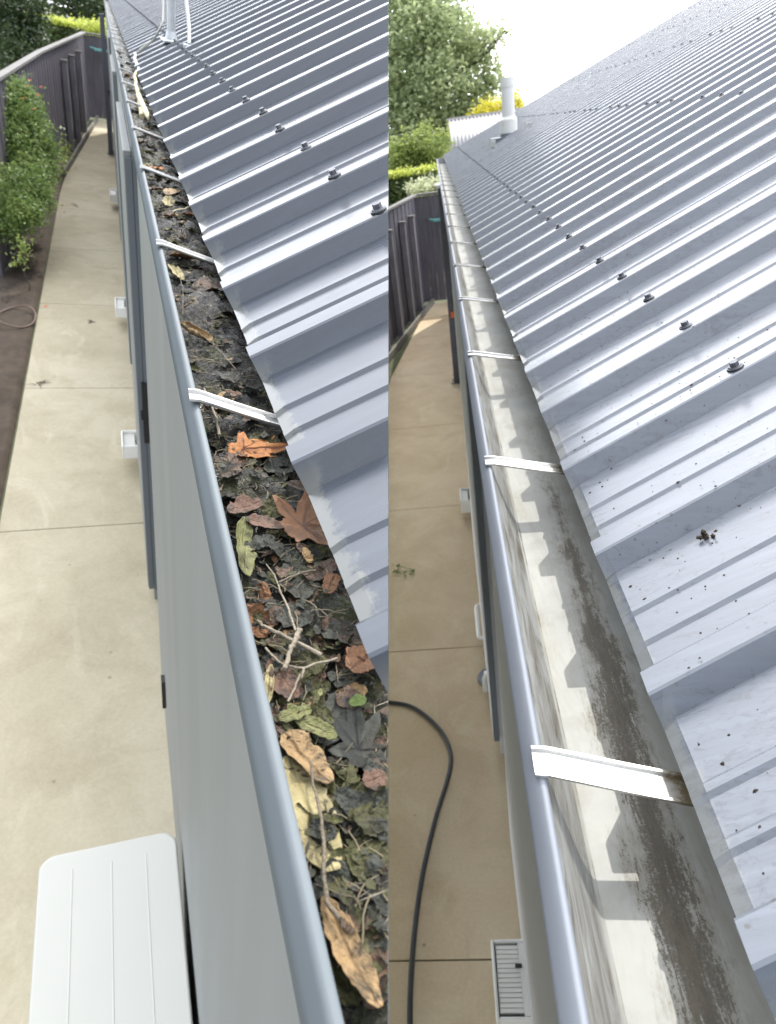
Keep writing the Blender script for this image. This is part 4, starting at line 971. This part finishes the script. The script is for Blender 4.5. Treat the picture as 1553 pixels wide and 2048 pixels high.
def hedge(fr, x0, x1, y, thick, zg, zt, label, n, size, mat, seed):
    root = empty('hedge', fr, ((x0+x1)/2, y, zg)); tag(root, label, 'hedge'); rg = np.random.default_rng(seed)
    w2 = (x1-x0)/2; h = zt-zg; V = []; 
    c = np.stack([rg.uniform(-w2, w2, n), rg.uniform(-thick/2, thick/2, n), rg.uniform(.1, h, n)], 1)
    face = rg.random(n); c[face < .45, 1] = -thick/2+rg.normal(0, .03, (face < .45).sum()); t_ = face > .62; c[t_, 2] = h+rg.normal(0, .03, t_.sum())
    c[:, 2] += .05*np.sin(c[:, 0]*2.3); c[:, 1] += .06*np.sin(c[:, 0]*3+c[:, 2]*4)
    a = rg.normal(size=(n, 3)); a /= np.linalg.norm(a, axis=1)[:, None]; b = np.cross(a, rg.normal(size=(n, 3))); b /= np.linalg.norm(b, axis=1)[:, None]
    s = size*(.6+.8*rg.random(n))[:, None]
    Vv = np.stack([c-a*s, c+b*s*.5, c+a*s, c-b*s*.5], 1).reshape(-1, 3); leafmesh('foliage', mat, Vv, np.arange(n*4).reshape(n, 4), root)
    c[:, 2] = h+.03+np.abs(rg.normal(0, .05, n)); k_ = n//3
    Vt = np.stack([c-a*s, c+b*s*.5, c+a*s, c-b*s*.5], 1)[:k_].reshape(-1, 3); leafmesh('sunlit_top', M['f_ygreen'], Vt, np.arange(k_*4).reshape(k_, 4), root)  # extra leaf layer: its yellow-green colour paints the sunlit hedge top
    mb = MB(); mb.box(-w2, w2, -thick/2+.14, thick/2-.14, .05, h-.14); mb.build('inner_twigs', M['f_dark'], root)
    return root
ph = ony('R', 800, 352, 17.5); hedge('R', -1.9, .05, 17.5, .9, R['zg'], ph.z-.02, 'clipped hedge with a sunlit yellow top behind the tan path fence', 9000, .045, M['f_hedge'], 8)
wb = [B('R', 820, 372, 15.4, .10), B('R', 845, 368, 15.4, .12), B('R', 868, 362, 15.5, .09), B('R', 855, 380, 15.3, .13), B('R', 835, 385, 15.3, .14), B('R', 872, 385, 15.3, .10)]
tree('flowering_bush', 'R', (wb[1][0], 15.4, R['zg']), wb, 1500, .032, M['f_white'], 'pale yellow-white flowering bush tips showing above the tan path fence corner', 'bush', (.03, 1.6), 6, part='flowers')
# neighbour's shed roof
nb = empty('neighbour_house', 'R', (1.0, 20.5, R['zg'])); tag(nb, 'neighbouring shed with a white corrugated roof beyond the far roof edge', 'house')
mb = MB(); zr = 3.03; zl = 2.40; vs = []
for i in range(61):
    x = -.55+3.0*i/60; hz = .05*(i % 2)
    vs += [(x, 0, zl+hz), (x, 1.5, zr+hz)]
mb.add(vs, [(2*i, 2*i+2, 2*i+3, 2*i+1) for i in range(60)], True); rf = mb.build('roof', M['neigh_roof'], nb); md = rf.modifiers.new('t', 'SOLIDIFY'); md.thickness = .01
mb = MB(); mb.box(-.57, 2.5, 1.46, 1.62, zr+.01, zr+.06); mb.build('ridge_cap', M['neigh_roof'], nb)
mb = MB(); mb.box(-.50, 2.4, .06, 2.6, 0, zl-.02); mb.build('wall', M['neigh_wall'], nb)
# small white roof corner just behind the fence
p = ony('R', 880, 378, 15.0); mb = MB(); mb.box(-.09, .30, -.1, .5, -.05, .0); mb.box(-.05, .28, -.05, .45, -1.9, -.05)
o = mb.build('garden_shed', M['neigh_roof'], fr='R', bevel=.01); o.matrix_world = FR['R'][0] @ Matrix.Translation((p.x, p.y, R['zg']+1.95)); tag(o, 'small white cabinet behind the end fence of the tan path', 'cabinet')

# left: hedge, conifer, shrubs, flowers
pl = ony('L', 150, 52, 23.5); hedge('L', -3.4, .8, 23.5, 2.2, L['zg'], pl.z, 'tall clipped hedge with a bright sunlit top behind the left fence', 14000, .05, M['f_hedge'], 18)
hb = [B('L', 45, 40, 19, .50, .5, .8), B('L', 45, 90, 18.5, .48, .5, .6), B('L', 40, 10, 19, .55), B('L', 40, 120, 18, .40, .5, .35), B('L', 5, 60, 19, .6), B('L', 60, 60, 19, .25, .3, .5)]
tree('conifer', 'L', (hb[0][0], 19, L['zg']), hb, 9000, .045, M['f_dark'], 'dark evergreen behind the fence in the upper left corner', 'tree', (.10, 1.5), 13)
tg = [B('L', 210, 10, 27, .9, .8, .45), B('L', 130, -5, 28, 1.4, 1, .6), B('L', 190, -15, 28, 1.2, 1, .7)]
tree('background_tree', 'L', (tg[0][0], 27.5, L['zg']), tg, 7000, .07, M['f_dark'], 'dark shaded trees above the hedge near the gutter end', 'tree', (.15, 1.5), 14)
lb = [B('L', 205, 58, 21.6, .30, .3, .12), B('L', 180, 55, 21.6, .2, .3, .1)]
tree('yellow_bush', 'L', (lb[0][0], 21.6, L['zg']), lb, 900, .045, M['f_ygreen'], 'yellow-green bush top above the end fence of the left path', 'bush', (.03, 1.2), 15)
s1 = [B('L', 41, 175, 10.3, .13), B('L', 53, 205, 10.2, .2), B('L', 66, 250, 9.9, .22), B('L', 46, 300, 9.7, .28), B('L', 83, 310, 9.9, .22), B('L', 76, 225, 10.2, .12), B('L', 21, 230, 10, .30), B('L', 1, 290, 9.8, .4), B('L', 99, 345, 9.8, .12), B('L', 94, 285, 10.0, .13), B('L', 31, 345, 9.6, .3), B('L', -9, 200, 10.2, .35)]
tree('flowering_shrub', 'L', (s1[1][0], 10.0, L['zg']), s1, 15000, .024, M['f_shrub'], 'leafy green shrub dotted with red flowers against the left fence', 'shrub', None, 16, shell=.25, clump=.25)
s2 = [B('L', 51, 380, 9.0, .30), B('L', 75, 390, 8.9, .19), B('L', 53, 430, 8.5, .20), B('L', 69, 425, 8.6, .14), B('L', 6, 400, 8.7, .35), B('L', 11, 440, 8.4, .25), B('L', 66, 350, 9.3, .25)]
tree('low_shrub', 'L', (s2[1][0], 8.8, L['zg']), s2, 12000, .020, M['f_shrub'], 'dense low green shrub spilling toward the left path', 'shrub', None, 17, shell=.25, clump=.25)
s3 = [B('L', 44, 495, 7.9, .05), B('L', 40, 520, 7.8, .05)]
tree('weed', 'L', (s3[0][0], 7.85, L['zg']), s3, 160, .022, M['f_bush'], 'small yellow-green plant at the edge of the dark soil', 'plant', (.008, .15), 19, shell=.1)
s4 = [B('L', 132, 300, 13.6, .07, .1, .12), B('L', 128, 320, 13.2, .07, .1, .1)]
tree('weed', 'L', (s4[0][0], 13.4, L['zg']), s4, 220, .03, M['f_bush'], 'green weed tuft where the fence meets the left path', 'plant', None, 20, shell=.1)
rr = random.Random(4)
FW = ['second red flower from the top of the left shrub', 'red flower furthest right near the top of the left shrub', 'red flower just below the rightmost one on the left shrub', 'red flower at the left edge of the upper shrub', 'topmost red flower on the left shrub', 'red flower in the middle of the left shrub', 'lowest red flower on the left shrub']
for q_, (x, y) in enumerate(((54, 172), (82, 174), (76, 190), (46, 197), (60, 160), (68, 218), (45, 264), (86, 575))):
    c = ony('L', x, y, 9.9 if y < 400 else 7.4); c = c*.985
    if y > 400: c.z = L['zg']+.06
    mb = MB(); rr_ = .022
    for k in range(7):
        a = k*.9; d_ = Vector((math.cos(a), math.sin(a)*.8, .4+.3*math.sin(a*2))).normalized(); s_ = Vector((-d_.y, d_.x, 0))
        mb.add([c, c+d_*rr_*.6+s_*rr_*.4, c+d_*rr_, c+d_*rr_*.6-s_*rr_*.4], [(0, 1, 2, 3)])
    o = mb.build('flower', M['red'], fr='L', fix=False); recentre(o, 'L')
    if y > 400: tag(o, 'single pink-red flower over the dark soil by the left path', 'flower')
    else: tag(o, FW[q_], 'flower', 'red flowers on the left shrub')
# wire hoop on the soil
c = onz('L', 36, 632, L['zg']+.05); mb = MB(); mb.tube([c+Vector((math.cos(a)*.17-.02, math.sin(a)*.26, .02*math.sin(a*2))) for a in [2*PI*i/28 for i in range(29)]], .007, 6)
o = mb.build('hose_loop', simple('brown_rubber', (.14, .085, .07), .5), fr='L'); recentre(o, 'L'); tag(o, 'loop of brown hose lying on the dark soil', 'hose')
# sprig on the right path
c = onz('R', 803, 1143, R['zg']+.012); mb = MB(); mb.tube([c+Vector((-.06, 0, 0)), c, c+Vector((.06, -.015, .01)), c+Vector((.10, -.03, .01))], .0018, 5)
for k in range(34):
    t = random.uniform(-.07, .11); sd = random.choice((-1, 1))*random.uniform(.01, .06); q = c+Vector((t, -.25*t+sd, random.uniform(.002, .02)))
    d_ = Vector((random.uniform(-.8, 1), random.uniform(-1, 1), random.uniform(-.1, .5))).normalized(); s_ = Vector((-d_.y, d_.x, .2)); z_ = random.uniform(.018, .034)
    mb.add([q, q+d_*z_*.5+s_*z_*.35, q+d_*z_, q+d_*z_*.5-s_*z_*.35], [(0, 1, 2, 3)])
    if k % 3 == 0: mb.tube([c+Vector((t, -.25*t, .002)), q], .0014, 4)
o = mb.build('leafy_sprig', M['f_shrub'], fr='R', fix=False); recentre(o, 'R'); tag(o, 'small green leafy sprig lying on the tan concrete path', 'sprig')
# dry stems on the left path
for (x, y, s_, lab) in ((150, 410, 1, 'thin dry stem lying on the left path beside the low shrub'), (77, 768, .8, 'dark dead sprig on the left path near its soil edge'), (181, 643, .5, 'dark fleck of debris in the middle of the left path')):
    c = onz('L', x, y, L['zg']+.006); mb = MB(); rr = random.Random(x)
    for k in range(6):
        a = rr.uniform(0, 6.3); e = c+Vector((math.cos(a), math.sin(a)*1.5, .02))*rr.uniform(.05, .13)*s_; mb.tube([c+Vector((rr.uniform(-.03, .03), rr.uniform(-.05, .05), 0)), c.lerp(e, .5)+Vector((.01, .0, .004)), e], [.003, .0025, .001], 5)
    o = mb.build('dry_stem', M['twig_dark'], fr='L'); recentre(o, 'L'); tag(o, lab, 'stem')
